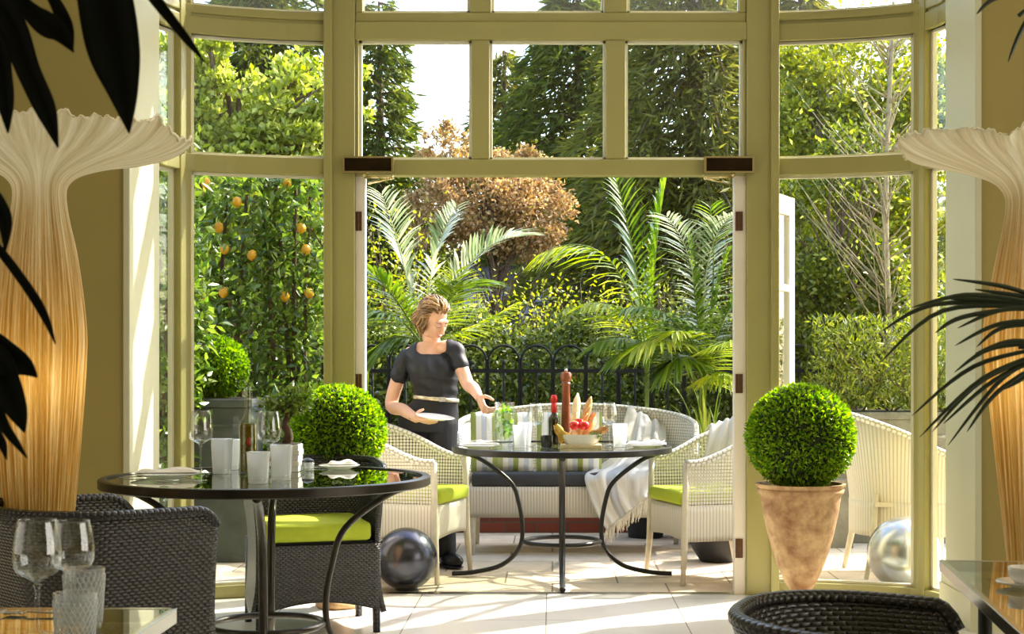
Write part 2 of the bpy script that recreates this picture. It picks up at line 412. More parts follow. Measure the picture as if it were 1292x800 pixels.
        if angle is not None and smooth:
            try: me.set_sharp_from_angle(angle=math.radians(angle))
            except Exception: pass
        return o
def bake(o):
    """apply the modifiers of a finished mesh"""
    dg = bpy.context.evaluated_depsgraph_get(); dg.update()
    me = bpy.data.meshes.new_from_object(o.evaluated_get(dg)); old = o.data
    o.modifiers.clear(); o.data = me; me.name = old.name
    return o
def tag(o, label, cat, group=None, kind=None):
    o['label'] = label; o['category'] = cat
    if group: o['group'] = group
    if kind: o['kind'] = kind
    return o
def struct(o): o['kind'] = 'structure'; return o
def thing(name, label, cat, loc=(0, 0, 0), rz=0.0, group=None):
    o = bpy.data.objects.new(name, None); COL.objects.link(o); o.empty_display_size = 0.1
    o.location = loc; o.rotation_euler = (0, 0, rz); return tag(o, label, cat, group)
def dup(root, label, loc, rz=0.0, group=None):
    r = root.copy(); COL.objects.link(r); r.location = loc; r.rotation_euler = (0, 0, rz); r['label'] = label
    if group: r['group'] = group
    for ch in list(root.children):
        c = ch.copy(); COL.objects.link(c); c.parent = r
        for g in list(ch.children):
            d = g.copy(); COL.objects.link(d); d.parent = c
    return r
def bez(p0, p1, p2, n=8):
    p0, p1, p2 = Vector(p0), Vector(p1), Vector(p2)
    return [p0 * (1 - t) ** 2 + p1 * 2 * t * (1 - t) + p2 * t * t for t in [i / n for i in range(n + 1)]]
def through(p0, pm, p2, n=8):
    """curve through three points"""
    pm = Vector(pm); c = pm * 2 - (Vector(p0) + Vector(p2)) * 0.5
    return bez(p0, c, p2, n)
def catmull(pts, n=6):
    pts = [Vector(p) for p in pts]; out = []
    for i in range(len(pts) - 1):
        a = pts[max(0, i - 1)]; b = pts[i]; c = pts[i + 1]; d = pts[min(len(pts) - 1, i + 2)]
        for k in range(n):
            t = k / n
            out.append(0.5 * ((2 * b) + (c - a) * t + (2 * a - 5 * b + 4 * c - d) * t * t + (3 * b - a - 3 * c + d) * t ** 3))
    out.append(pts[-1]); return out

# ------------------------------------------------------------------ foliage
def leaves(name, C, D, L, W, mat, parent=None, fold=0.15, shape=0.45):
    """C: leaf bases, D: leaf directions; every leaf is a folded pointed blade"""
    C = np.asarray(C, float); D = np.asarray(D, float); n = len(C)
    D = D / np.maximum(1e-9, np.linalg.norm(D, axis=1, keepdims=True))
    R = RNG.normal(size=(n, 3)); S = np.cross(D, R); S /= np.maximum(1e-9, np.linalg.norm(S, axis=1, keepdims=True))
    U = np.cross(S, D)
    L = (np.asarray(L) * np.ones(n) * RNG.uniform(0.7, 1.25, n))[:, None]; W = (np.asarray(W) * np.ones(n) * RNG.uniform(0.75, 1.2, n))[:, None]
    tip = C + D * L - U * L * fold * 0.5
    a = C + D * L * shape + S * W * 0.5 + U * W * fold; b = C + D * L * shape - S * W * 0.5 + U * W * fold
    V = np.stack([C, a, tip, b], 1).reshape(-1, 3)
    me = bpy.data.meshes.new(name)
    me.vertices.add(4 * n); me.vertices.foreach_set('co', V.astype(np.float32).ravel())
    base = np.arange(n)[:, None] * 4
    idx = (base + np.array([[0, 1, 2, 0, 2, 3]])).astype(np.int32).ravel()
    me.loops.add(6 * n); me.loops.foreach_set('vertex_index', idx)
    me.polygons.add(2 * n); me.polygons.foreach_set('loop_start', (np.arange(2 * n) * 3).astype(np.int32))
    me.polygons.foreach_set('loop_total', np.full(2 * n, 3, np.int32))
    me.materials.append(M[mat] if isinstance(mat, str) else mat)
    me.update(calc_edges=True); me.validate()
    o = bpy.data.objects.new(name, me); COL.objects.link(o)
    if parent is not None: o.parent = parent
    return o
def unit(n):
    v = RNG.normal(size=(n, 3)); return v / np.linalg.norm(v, axis=1, keepdims=True)
def blob(c, r, n, clump=40, spread=0.28, shell=0.5, lift=0.2, droop=0.0):
    """leaf places and directions in a clumped ellipsoid crown"""
    c = np.array(c, float); r = np.array(r, float)
    d = unit(clump); rad = RNG.uniform(shell, 1.0, (clump, 1)) ** 0.6
    K = d * rad
    k = RNG.integers(0, clump, n)
    off = RNG.normal(size=(n, 3)) * spread
    p = K[k] + off * 0.6
    dirs = p * 0.5 + unit(n) * 0.9 + np.array([0, 0, lift - droop])
    return c + p * r, dirs
M['tree_bright'] = leafmat('spring_lime_leaf', [(96, 112, 30), (150, 160, 52), (206, 206, 110), (122, 138, 40)], 0.45, 0.42)
M['tree_mid'] = leafmat('mid_green_leaf', [(66, 82, 30), (102, 114, 42), (148, 152, 66), (78, 94, 36)], 0.5, 0.4)
M['tree_gold'] = leafmat('yellow_green_leaf', [(96, 108, 30), (140, 146, 44), (178, 176, 66), (86, 102, 34)], 0.5, 0.45)
M['conifer'] = leafmat('dark_conifer_needles', [(56, 70, 30), (86, 98, 38), (122, 126, 52), (68, 80, 34)], 0.7, 0.42, 0.2)
M['conifer_old'] = leafmat('olive_conifer_needles', [(76, 82, 36), (106, 108, 46), (136, 130, 62), (86, 90, 42)], 0.7, 0.42, 0.2)
M['copper'] = leafmat('copper_leaf', [(120, 96, 54), (166, 130, 84), (206, 174, 132), (132, 124, 64)], 0.6, 0.38)
M['ivy'] = leafmat('glossy_dark_hedge_leaf', [(58, 72, 32), (96, 110, 46), (156, 164, 90), (74, 88, 38)], 0.25, 0.45, 0.7)
M['citrus'] = leafmat('glossy_citrus_leaf', [(56, 80, 34), (88, 112, 46), (136, 152, 70), (68, 92, 40)], 0.24, 0.45, 0.7)
M['box'] = leafmat('clipped_box_leaf', [(64, 104, 12), (108, 148, 22), (164, 190, 48), (82, 122, 16)], 0.4, 0.52, 0.5)
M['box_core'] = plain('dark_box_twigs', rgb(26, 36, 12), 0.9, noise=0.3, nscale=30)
M['palm'] = leafmat('palm_leaflet', [(62, 88, 34), (88, 116, 42), (130, 150, 62), (76, 102, 38)], 0.28, 0.38, 0.6)
M['palm_sheen'] = leafmat('sheen_palm_leaflet', [(112, 130, 92), (150, 160, 126), (188, 192, 164), (130, 144, 106)], 0.2, 0.3, 0.8)  # white glints of the leaflets are put into their colour
M['palm_yellow'] = leafmat('yellow_palm_leaflet', [(116, 138, 40), (148, 164, 54), (184, 190, 84), (130, 148, 46)], 0.35, 0.5, 0.5)
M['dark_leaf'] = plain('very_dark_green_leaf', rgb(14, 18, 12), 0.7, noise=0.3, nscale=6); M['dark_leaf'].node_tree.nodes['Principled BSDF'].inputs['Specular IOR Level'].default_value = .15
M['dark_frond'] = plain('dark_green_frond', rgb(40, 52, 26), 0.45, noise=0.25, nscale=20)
M['lemon'] = plain('orange_yellow_citrus_skin', rgb(232, 164, 36), 0.4, noise=0.08, nscale=20, bump=0.2, bscale=200)
M['grass'] = leafmat('strap_grass_blade', [(84, 110, 36), (128, 146, 56), (176, 180, 92), (96, 120, 44)], 0.4, 0.4)

# ------------------------------------------------------------------ the setting
WT = 3.6           # top of the bow window
mb = MB(); mb.box(-5, 5, -3.5, 7.62, -0.1, 0.0); mb.box(-1.95, 1.95, 7.62, 7.92, -0.1, 0.0)
struct(mb.build('floor', 'tiles', smooth=False))
mb = MB(); mb.box(-9, 9, 7.92, 11.0, -0.12, -0.002); struct(mb.build('terrace', 'terrace', smooth=False))
g_m = plain('garden_ground', rgb(70, 76, 40), 1.0, noise=0.3, nscale=1.2)
mb = MB(); mb.box(-40, 40, 11.0, 80, -0.3, -0.05); mb.box(-40, -9, 7.0, 11.0, -0.3, -0.05); mb.box(9, 40, 7.0, 11.0, -0.3, -0.05)
struct(mb.build('ground', g_m, smooth=False))
mb = MB(); mb.box(-5, -1.92, 6.8, 7.1, 0, WT + 0.1); struct(mb.build('wall_left', 'wall', smooth=False))
mb = MB(); mb.box(1.92, 5, 6.8, 7.1, 0, WT + 0.1); struct(mb.build('wall_right', 'wall', smooth=False))
mb = MB(); mb.box(-5.15, -5, -3.5, 7.1, 0, WT + 0.1); struct(mb.build('wall_side', 'wall', smooth=False))
mb = MB(); mb.box(5, 5.15, -3.5, 7.1, 0, WT + 0.1); struct(mb.build('wall_far_side', 'wall', smooth=False))
mb = MB(); mb.box(-5.15, 5.15, -3.65, -3.5, 0, WT + 0.1); struct(mb.build('wall_rear', 'wall', smooth=False))
mb = MB(); mb.box(-5.15, 5.15, -3.65, 7.1, WT + 0.1, WT + 0.3); mb.box(-2.1, 2.1, 7.1, 8.0, WT + 0.1, WT + 0.3)
struct(mb.build('ceiling', 'ceil', smooth=False))
# cream pilasters lining the opening: their inner faces catch the sun
for sx, nm in ((-1, 'trim_1'), (1, 'trim_2')):
    mb = MB(); a, b = sorted((sx * 1.905, sx * 1.935)); mb.box(a, b, 6.785, 7.3, 0, WT + 0.1)
    struct(mb.build(nm, 'reveal', smooth=False, bevel=0.004))
# skirting boards, stepped
for sx, nm in ((-1, 'baseboard_left'), (1, 'baseboard_right')):
    mb = MB()
    for (t_, h_) in ((0.03, 0.15), (0.022, 0.19), (0.012, 0.21)):
        a, b = sorted((sx * (1.905 - t_), sx * 5.0)); mb.box(a, b, 6.785 - t_, 6.8, 0, h_)
        a, b = sorted((sx * (1.905 - t_), sx * 1.906)); mb.box(a, b, 6.8, 7.3, 0, h_)
    struct(mb.build(nm, 'skirt', smooth=False))

# bow window --------------------------------------------------------------
YC = 7.89                           # plane of the flat middle part
Z1, Z2, Z3, Z4, Z5 = 2.185, 2.275, 2.885, 3.035, WT
def bay(sx, t):
    """plan curve of the side bays: t 0 at the door post, 1 at the far mullion"""
    pts = [(1.12, 7.88), (1.40, 7.84), (1.66, 7.765), (1.885, 7.665), (1.955, 7.47), (1.965, 7.30)]
    ts = [0, .3, .6, .84, .94, 1.0]
    for i in range(5):
        if t <= ts[i + 1] + 1e-9:
            q = (t - ts[i]) / (ts[i + 1] - ts[i])
            return (sx * (pts[i][0] * (1 - q) + pts[i + 1][0] * q), pts[i][1] * (1 - q) + pts[i + 1][1] * q)
def band(mb, sx, t0, t1, z0, z1, d, n=14, inset=0.0):
    """a bent rail: box section following the bow"""
    ring = []
    for k in range(n + 1):
        t = t0 + (t1 - t0) * k / n
        x, y = bay(sx, t); xa, ya = bay(sx, max(0, t - .02)); xb, yb = bay(sx, min(1, t + .02))
        tx, ty = xb - xa, yb - ya; l = math.hypot(tx, ty); nx, ny = -ty / l, tx / l
        if ny > 0 or (abs(ny) < 1e-6 and nx * sx > 0): nx, ny = -nx, -ny
        ring.append([(x + nx * (d + inset), y + ny * (d + inset), z0), (x + nx * (d + inset), y + ny * (d + inset), z1),
                     (x - nx * (d - inset), y - ny * (d - inset), z1), (x - nx * (d - inset), y - ny * (d - inset), z0)])
    vs = [p for r in ring for p in r]; fs = []
    for k in range(n):
        for q in range(4):
            a, b = k * 4 + q, k * 4 + (q + 1) % 4
            f = (a, b, b + 4, a + 4); fs.append(f if sx > 0 else f[::-1])
    fs.append((0, 1, 2, 3) if sx < 0 else (3, 2, 1, 0)); e = n * 4
    fs.append((e + 3, e + 2, e + 1, e) if sx < 0 else (e, e + 1, e + 2, e + 3))
    mb.add(vs, fs)
def side_window(nm, sx):
    r = bpy.data.objects.new(nm, None); COL.objects.link(r); struct(r)
    mb = MB()
    for (z0, z1) in ((0.0, 0.065), (Z1, Z2), (Z2 + .61, Z2 + .70), (Z2 + .715, Z4), (WT - 0.06, WT + 0.1)):
        band(mb, sx, 0, 1, z0, z1, 0.035)
    band(mb, sx, 0, 1, Z3, Z4, 0.022)
    for (t0, t1) in ((0.0, 0.045), (0.80, 0.875), (0.985, 1.0)):
        band(mb, sx, t0, t1, 0, WT + .05, 0.04, n=3)
    mb.build('frame', 'frame', r, smooth=False, bevel=0.006)
    bd = MB(); bays = ((0.045, 0.80), (0.875, 0.985)); lev = ((0.065, Z1), (Z2, Z2 + .61), (Z4, WT - .06))
    for (t0, t1) in bays:
        for (z0, z1) in lev:
            band(bd, sx, t0, t1, z0, z0 + .014, 0.012, inset=-.012); band(bd, sx, t0, t1, z1 - .014, z1, 0.012, inset=-.012)
            e = 0.012 * (t1 - t0) / 0.7 + 0.006
            band(bd, sx, t0, t0 + e, z0, z1, 0.012, n=2, inset=-.012); band(bd, sx, t1 - e, t1, z0, z1, 0.012, n=2, inset=-.012)
    bd.build('glazing_bead', 'bead', r, smooth=False)
    for (t0, t1) in bays:
        for (z0, z1) in lev:
            p = MB(); band(p, sx, t0, t1, z0, z1, 0.002, inset=-.004); p.build('pane', 'pane', r, smooth=False)
side_window('window_1', -1); side_window('window_3', 1)
# middle: posts, transoms, fanlights, door opening
r = bpy.data.objects.new('window_2', None); COL.objects.link(r); struct(r)
LX, RX = -1.027, 1.010            # inner edges of the door posts
mb = MB()
for (a, b) in ((-1.165, LX), (RX, 1.155)):
    mb.box(a, b, YC - .06, YC + .05, 0, WT + .1)
    c = (a + b) / 2; q = a if a < 0 else b
    mb.box(q - .022, q + .022, YC - .085, YC - .03, 0, WT + .1)
mb.box(LX, RX, YC - .05, YC + .04, Z1, Z2 - .005)
mb.box(LX, RX, YC - .06, YC + .04, Z3 + .006, Z3 + .10); mb.box(LX, RX, YC - .045, YC + .04, Z3 + .10, Z4)
mb.box(LX, RX, YC - .06, YC + .04, WT - .06, WT + .1)
xs = [LX, LX + .018, X(595, 7.87), X(618, 7.87), X(764, 7.87), X(789, 7.87), RX - .018, RX]
for (a, b) in ((0, 1), (2, 3), (4, 5), (6, 7)):
    mb.box(xs[a], xs[b], YC - .045, YC + .035, Z2 - .005, Z3 + .01)
    if b in (3, 5): mb.box(xs[a] - .008, xs[b] + .008, YC - .045, YC + .035, Z4, WT)
    elif b == 1: mb.box(xs[a], xs[b] + .02, YC - .045, YC + .035, Z4, WT)
    else: mb.box(xs[a] - .02, xs[b], YC - .045, YC + .035, Z4, WT)
mb.build('frame', 'frame', r, smooth=False, bevel=0.006)
bd = MB(); pans = []
for (a, b) in ((1, 2), (3, 4), (5, 6)):
    for (z0, z1, e) in ((Z2 - .005, Z3 + .006, 0), (Z4, WT - .06, .01)):
        x0, x1 = xs[a] + e, xs[b] - e; w_ = .013
        bd.box(x0, x1, YC - .022, YC + .012, z0, z0 + w_); bd.box(x0, x1, YC - .022, YC + .012, z1 - w_, z1)
        bd.box(x0, x0 + w_, YC - .022, YC + .012, z0, z1); bd.box(x1 - w_, x1, YC - .022, YC + .012, z0, z1)
        pans.append((x0, x1, z0, z1))
bd.build('glazing_bead', 'bead', r, smooth=False)
for (x0, x1, z0, z1) in pans: MB().box(x0, x1, YC - .002, YC + .002, z0, z1).build('pane', 'pane', r, smooth=False)

# french doors, opened outwards ------------------------------------------
def door(nm, hx, ang, sx):
    """hinged at (hx, 7.95); the leaf runs from the hinge along its own +X"""
    d = bpy.data.objects.new(nm, None); COL.objects.link(d); struct(d)
    d.location = (hx, 7.965, 0); d.rotation_euler = (0, 0, ang)
    Wd, T, H = 0.94, 0.022, 2.17
    mb = MB(); mb.box(0, .10, -T, T, .02, H); mb.box(Wd - .10, Wd, -T, T, .02, H)
    mb.box(.10, Wd - .10, -T, T, .02, .26); mb.box(.10, Wd - .10, -T, T, H - .11, H); mb.box(.10, Wd - .10, -T, T, 1.62, 1.66)
    mb.build('door_frame', 'doorpaint', d, smooth=False, bevel=.004)
    MB().box(.10, Wd - .10, -.003, .003, .26, H - .11).build('pane', 'pane', d, smooth=False)
    h = MB(); h.tube([(Wd - .06, -.02, 1.0), (Wd - .06, -.06, 1.0)], .01); h.tube([(Wd - .06, -.055, 1.0), (Wd - .17, -.055, 1.0)], .009)
    h.build('door_handle', 'brass', d)
    return d
door('door_1', X(452, 7.965), math.radians(97.5), -1)
door('door_2', X(932, 7.965), math.radians(64), 1)
# painted jambs of the opening with their hinges
for nm, a, b, hx in (('trim_3', LX, X(462, 7.9), X(451.5, 7.84)), ('trim_4', X(925, 7.9), RX, X(933, 7.84))):
    j = bpy.data.objects.new(nm, None); COL.objects.link(j); struct(j)
    MB().box(a, b, YC - .035, YC + .035, 0, Z1).build('jamb', 'doorpaint', j, smooth=False, bevel=.003)
    for py in (279, 484, 692):
        z = Z(py, 7.85)
        h = MB(); h.box(hx - .019, hx + .019, YC - .042, YC - .03, z - .05, z + .05); h.tube([(hx, YC - .04, z - .05), (hx, YC - .04, z + .05)], .006)
        h.build('hinge', 'hinge', j, smooth=False, bevel=.002)
MB().box(LX - .1, RX + .1, YC - .03, YC + .03, -.02, .004).build('trim_5', 'chrome', smooth=False)['kind'] = 'structure'
# overhead closers
def closer(label, x0, x1, sx):
    o = thing('door_closer', label, 'door closer', ((x0 + x1) / 2, YC - .05, 2.235)); h = (x1 - x0) / 2
    MB().box(-h, h, -.05, 0, -.036, .036).build('body', 'closer', o, smooth=False, bevel=.004)
    t = MB(); t.box(-h - .006, h + .006, -.052, .0, .034, .043); t.box(-h - .006, h + .006, -.052, 0, -.043, -.034)
    t.box(-h - .008, -h + .004, -.053, 0, -.04, .04); t.box(h - .004, h + .008, -.053, 0, -.04, .04)
    t.build('edge_trim', 'brass', o, smooth=False)
    a = MB(); e = sx
    a.tube([(-e * .02, -.03, -.045), (-e * .02, -.03, -.06)], .012)
    a.tube([(-e * .02, -.03, -.062), (e * .125, -.06, -.068)], .007); a.tube([(e * .125, -.06, -.072), (-e * .01, .06, -.085)], .007)
    a.ell((e * .125, -.06, -.07), (.012, .012, .012)); a.build('arm', 'brass', o)
closer('dark bronze door closer above the left door jamb', X(434, 7.8), X(495, 7.8), 1)
closer('dark bronze door closer above the right door jamb', X(890, 7.8), X(950, 7.8), -1)
# ------------------------------------------------------------------ furniture
def round_table(label, loc, R, H, legmat, topmat, rot=0.0, rim=0.03, ringr=.215):
    o = thing('round_table', label, 'table', loc, rot)
    g = MB(); g.lathe([(0, H - .012), (R - .03, H - .012), (R - .03, H), (0, H)], seg=96); g.build('glass_top', topmat, o, angle=40)
    f = MB(); f.lathe([(R - .045, H - .030), (R - .004, H - .030), (R, H - .026), (R, H + .002), (R - .004, H + .005), (R - .03, H + .005), (R - .03, H - .012), (R - .045, H - .012), (R - .045, H - .030)], seg=96)
    f.build('rim', legmat, o, angle=40)
    zr = .20
    for k in range(4):
        a = k * PI / 2
        pr = [(R - .05, H - .032), (R - .17, H - .075), (R - .33, H - .20), (ringr + .03, .42), (ringr + .008, .27), (ringr + .03, .155), (R - .28, .065), (R - .13, .026), (R + .0, .016)]
        pts = catmull([(q * math.cos(a), q * math.sin(a), z) for q, z in pr], 6)
        m = MB(); m.tube(pts, .0165, seg=10, sy=0.8); m.build('leg', legmat, o)
    rg = MB(); n = 64
    rg.tube([(ringr * math.cos(2 * PI * k / n), ringr * math.sin(2 * PI * k / n), zr) for k in range(n)], .013, seg=8, closed=True)
    rg.build('ring_stretcher', legmat, o)
    return o
T_OUT = round_table('black iron glass topped round table laid for lunch out on the terrace', (X(709, 8.53), 8.53, 0), .622, .735, 'iron', 'tabletop_out', 0.0)
T_IN = round_table('dark bronze round glass topped table indoors beside the open doors', (X(337, 5.8), 5.8, 0), .627, .765, 'bronze_iron', 'tabletop', math.radians(7.2))

def upath(w, d, rc, n=44, open_front=0.0):
    """U in plan, metres: right front -> back -> left front; the chair faces +Y"""
    x, yf, yb = w / 2, d / 2, -d / 2
    pts = [Vector((x, yf, 0)), Vector((x, yb + rc, 0))]
    for k in range(1, 13):
        a = k / 12 * PI / 2; pts.append(Vector((x - rc + rc * math.cos(a), yb + rc - rc * math.sin(a), 0)))
    for k in range(0, 13):
        a = PI / 2 + k / 12 * PI / 2; pts.append(Vector((-x + rc + rc * math.cos(a), yb + rc - rc * math.sin(a), 0)))
    pts.append(Vector((-x, yf, 0)))
    L = [0]
    for i in range(1, len(pts)): L.append(L[-1] + (pts[i] - pts[i - 1]).length)
    T = L[-1]
    def at(u):
        q = max(0, min(1, u)) * T
        for i in range(1, len(pts)):
            if q <= L[i] + 1e-9:
                t = (q - L[i - 1]) / max(1e-9, L[i] - L[i - 1]); p = pts[i - 1].lerp(pts[i], t)
                break
        return p
    def nrm(u):
        a, b = at(u - .012), at(u + .012); t = (b - a).normalized(); return Vector((t.y, -t.x, 0))
    return at, nrm, T
def shell(at, nrm, T, zlo, zhi, off, nv=14, nu=56):
    """woven wall: zlo(u), zhi(u) heights, off(v, z) outward lean"""
    mb = MB()
    def fn(u, v):
        z = zlo(u) * (1 - v) + zhi(u) * v; p = at(u) ; n = nrm(u)
        # the wall leans away from the middle of the chair
        return Vector((p.x, p.y, 0)) + n * (-off(u, z)) + Vector((0, 0, z))
    def uvf(u, v): return (u * T, zlo(u) * (1 - v) + zhi(u) * v)
    mb.grid(nu, nv, fn, uvf=uvf); return mb, fn
def out_dir_fix(nrm_):  # nrm points inwards or outwards depending on the run of the path
    return nrm_
def dark_chair(label, loc, face, w=.60, d=.54, H=.735):
    rz = math.atan2(-face[0], face[1])
    o = thing('wicker_tub_chair', label, 'chair', loc, rz, None)
    at, nr, T = upath(w - .03, d, .20)
    def off(u, z):
        t = z / H; b = math.sin(PI * min(1, max(0, u)))
        return .055 * max(0, (t - .55) / .45) ** 1.6 * (0.35 + .65 * b) + .05 * max(0, (.35 - t) / .35) ** 2 - .012 * math.sin(PI * t)
    zlo = lambda u: .09 + .05 * abs(math.sin(2 * PI * u * 1.0)) ** 2
    zhi = lambda u: H + .012 * math.sin(PI * u) ** 2 - .05 * max(0, 1 - min(u, 1 - u) / .05) ** 2
    mb, fn = shell(at, nr, T, zlo, zhi, off, nv=18, nu=64); mb.build('tub_back', 'darkwicker', o, solid=.024)
    rim = MB(); rim.tube([fn(i / 64, 1.0) + Vector((0, 0, .004)) for i in range(65)], .017, seg=10); rim.build('rim', 'darkrim', o)
    fx = w / 2 - .02; yf = d / 2
    ap = MB()   # front apron with an arched lower edge
    ap.grid(24, 10, lambda u, v: Vector((-fx + 2 * fx * u, yf - .005 + .02 * max(0, (.3 - v)) , (.10 + .045 * math.sin(PI * u)) * (1 - v) + .40 * v)), uvf=lambda u, v: (u * 2 * fx, .1 + .3 * v))
    ap.build('apron', 'darkwicker', o, solid=.02)
    st = MB(); st.box(-w / 2 + .03, w / 2 - .03, -d / 2 + .05, yf - .02, .385, .41); st.build('seat', 'darkwicker', o, smooth=False)
    cu = MB(); cu.box(-w / 2 + .055, w / 2 - .055, -d / 2 + .07, yf + .005, .413, .495)
    cu.build('cushion', 'lime', o, bevel=.02)
    for sx in (-1, 1):
        for yy, tilt in ((yf - .02, .012), (-d / 2 + .10, -.02)):
            l = MB(); l.tube([(sx * (w / 2 - .035), yy, .40), (sx * (w / 2 - .03), yy + tilt, 0.0)], [.02, .017], seg=8); l.build('leg', 'darkrim', o)
    return o
def loom_chair(label, loc, face, w=.56, d=.54, hb=.885, ha=.665, openback=True, cushion=True):
    rz = math.atan2(-face[0], face[1])
    o = thing('loom_armchair', label, 'chair', loc, rz)
    at, nr, T = upath(w - .03, d, .25)
    zs = .425
    def hi(u):
        b = math.sin(PI * u); return ha + (hb - ha) * max(0, (b - .12) / .88) ** 1.5
    def off(u, z): return .07 * max(0, (z - zs) / .45) ** 1.3 * (0.25 + .75 * math.sin(PI * u)) - .0
    up, fn = shell(at, nr, T, lambda u: zs, hi, off, nv=12, nu=64)
    up.build('backrest', 'loomopen' if openback else 'loom', o)
    lo, fl = shell(at, nr, T, lambda u: .235, lambda u: zs, lambda u, z: .0, nv=6, nu=64)
    lo.build('side_panel', 'loom', o, solid=.006)
    rim = MB(); rim.tube([fn(i / 64, 1.0) for i in range(65)], .019, seg=10); rim.build('rim', 'loomrim', o)
    yf = d / 2; fx = w / 2 - .02
    ap = MB(); ap.grid(12, 6, lambda u, v: Vector((-fx + 2 * fx * u, yf + .012 * math.sin(PI * u), .235 + .02 * math.sin(PI * u) + (zs - .235 - .02 * math.sin(PI * u)) * v)), uvf=lambda u, v: (u * 2 * fx, v * .19))
    ap.build('apron', 'loom', o, solid=.008)
    st = MB(); st.box(-w / 2 + .03, w / 2 - .03, -d / 2 + .06, yf, zs - .02, zs + .004); st.build('seat', 'whitewood', o, smooth=False)
    if cushion:
        cu = MB(); cu.box(-w / 2 + .05, w / 2 - .05, -d / 2 + .09, yf + .03, zs + .008, zs + .085); cu.build('cushion', 'lime', o, bevel=.022)
    for sx in (-1, 1):
        l = MB(); l.tube([(sx * (w / 2 - .025), yf - .006, ha), (sx * (w / 2 - .022), yf, zs), (sx * (w / 2 - .02), yf + .004, .22), (sx * (w / 2 - .008), yf + .02, 0)], [.017, .019, .02, .014], seg=8); l.build('leg', 'whitewood', o)
        l = MB(); l.tube([(sx * (w / 2 - .06), -d / 2 + .07, zs + .05), (sx * (w / 2 - .07), -d / 2 + .06, .22), (sx * (w / 2 - .055), -d / 2 + .015, 0)], [.018, .02, .014], seg=8); l.build('leg', 'whitewood', o)
    return o
dark_chair('dark wicker tub chair seen from behind at the near left of the round table', (-1.47, 4.84, 0), (.74, .67), w=.60, d=.54)
dark_chair('dark wicker tub chair with bright lime cushion facing us behind the round table', (-1.115, 6.93, 0), (.30, -.95), w=.58)
dark_chair('dark wicker tub chair back cut off at the bottom right of the frame', (.612, 3.03, 0), (.94, -.35), w=.50, d=.35, H=.68)
loom_chair('white loom armchair with lime cushion beside the waitress and the dark sphere', (-.83, 8.55, 0), (.96, -.28))
RCH = loom_chair('white loom armchair with lime cushion at the right of the terrace table', (.90, 8.50, 0), (-.95, -.30))
loom_chair('white loom armchair out on the terrace seen through the right hand window', (X(1143, 8.62), 8.68, 0), (.995, .06), openback=False, cushion=False, hb=.93, ha=.68, w=.60, d=.60)

# sofa
sofa = thing('loom_sofa', 'long white loom sofa with charcoal seat pad behind the terrace table', 'sofa', (X(728, 9.8), 9.82, 0), PI)
W_, D_ = 1.46, .66
at, nr, T = upath(W_ - .03, D_, .30)
sh = lambda u: .62 + .30 * max(0, (math.sin(PI * u) - .10) / .90) ** .55
so_off = lambda u, z: .09 * max(0, (z - .42) / .5) ** 1.3
up, fn = shell(at, nr, T, lambda u: .42, sh, so_off, nv=12, nu=90); up.build('backrest', 'loomtight', sofa)
lo, fl = shell(at, nr, T, lambda u: .23, lambda u: .42, lambda u, z: 0, nv=6, nu=90); lo.build('side_panel', 'loom', sofa, solid=.006)
rm = MB(); rm.tube([fn(i / 90, 1.0) for i in range(91)], .021, seg=10); rm.build('rim', 'loomrim', sofa)
mb = MB(); fx = W_ / 2 - .02; mb.grid(30, 6, lambda u, v: Vector((-fx + 2 * fx * u, D_ / 2, .235 + .195 * v)), uvf=lambda u, v: (u * 2 * fx, v * .195)); mb.build('apron', 'loom', sofa, solid=.01)
mb = MB(); mb.box(-W_ / 2 + .04, W_ / 2 - .04, -D_ / 2 + .08, D_ / 2 - .01, .405, .428); mb.build('seat', 'whitewood', sofa, smooth=False)
mb = MB(); mb.box(-W_ / 2 + .06, W_ / 2 - .06, -D_ / 2 + .12, D_ / 2 + .01, .432, .515); mb.build('seat_pad', 'charcoal', sofa, bevel=.015)
for x_ in (-W_ / 2 + .07, W_ / 2 - .07):
    for y_, dy in ((D_ / 2 - .03, .02), (-D_ / 2 + .10, -.03)):
        l = MB(); l.tube([(x_, y_, .42), (x_ * 1.01, y_ + dy, 0)], [.024, .017], seg=8); l.build('leg', 'whitewood', sofa)
M['strip1'] = stripes('lime_white_grey_cushion_stripes', [(150, 160, 84), (236, 234, 222), (196, 200, 204), (236, 234, 222), (158, 168, 92), (178, 184, 130), (238, 236, 226), (200, 204, 208)], .27, rough=.9)
def pillow(name, label, mat, loc, w, h, t, rot, group=None):
    mb = MB()
    def side(s):
        def fn(u, v):
            x, z = (u - .5) * w, (v - .5) * h
            k = (max(0, 1 - abs(2 * u - 1) ** 2.6) * max(0, 1 - abs(2 * v - 1) ** 2.6)) ** .5
            pin = 1 - .05 * (1 - abs(2 * u - 1)) * abs(2 * v - 1) ** 3
            return Vector((x * pin, s * t / 2 * k, z * pin))
        return fn
    mb.grid(20, 20, side(1), uvf=lambda u, v: (u * w, v * h)); mb.grid(20, 20, side(-1), uvf=lambda u, v: (u * w, v * h))
    o = mb.build(name, mat, smooth=True, loc=loc, rot=rot); return tag(o, label, 'cushion', group)
pillow('striped_cushion', 'lime and white striped cushion at the left end of the white sofa', 'strip1', (X(633, 9.72), 9.72, .70), .40, .40, .13, (math.radians(-16), 0, .1))
pillow('striped_cushion', 'lime and white striped cushion at the middle of the white sofa', 'strip1', (X(718, 9.72), 9.72, .70), .42, .40, .13, (math.radians(-16), 0, -.06))
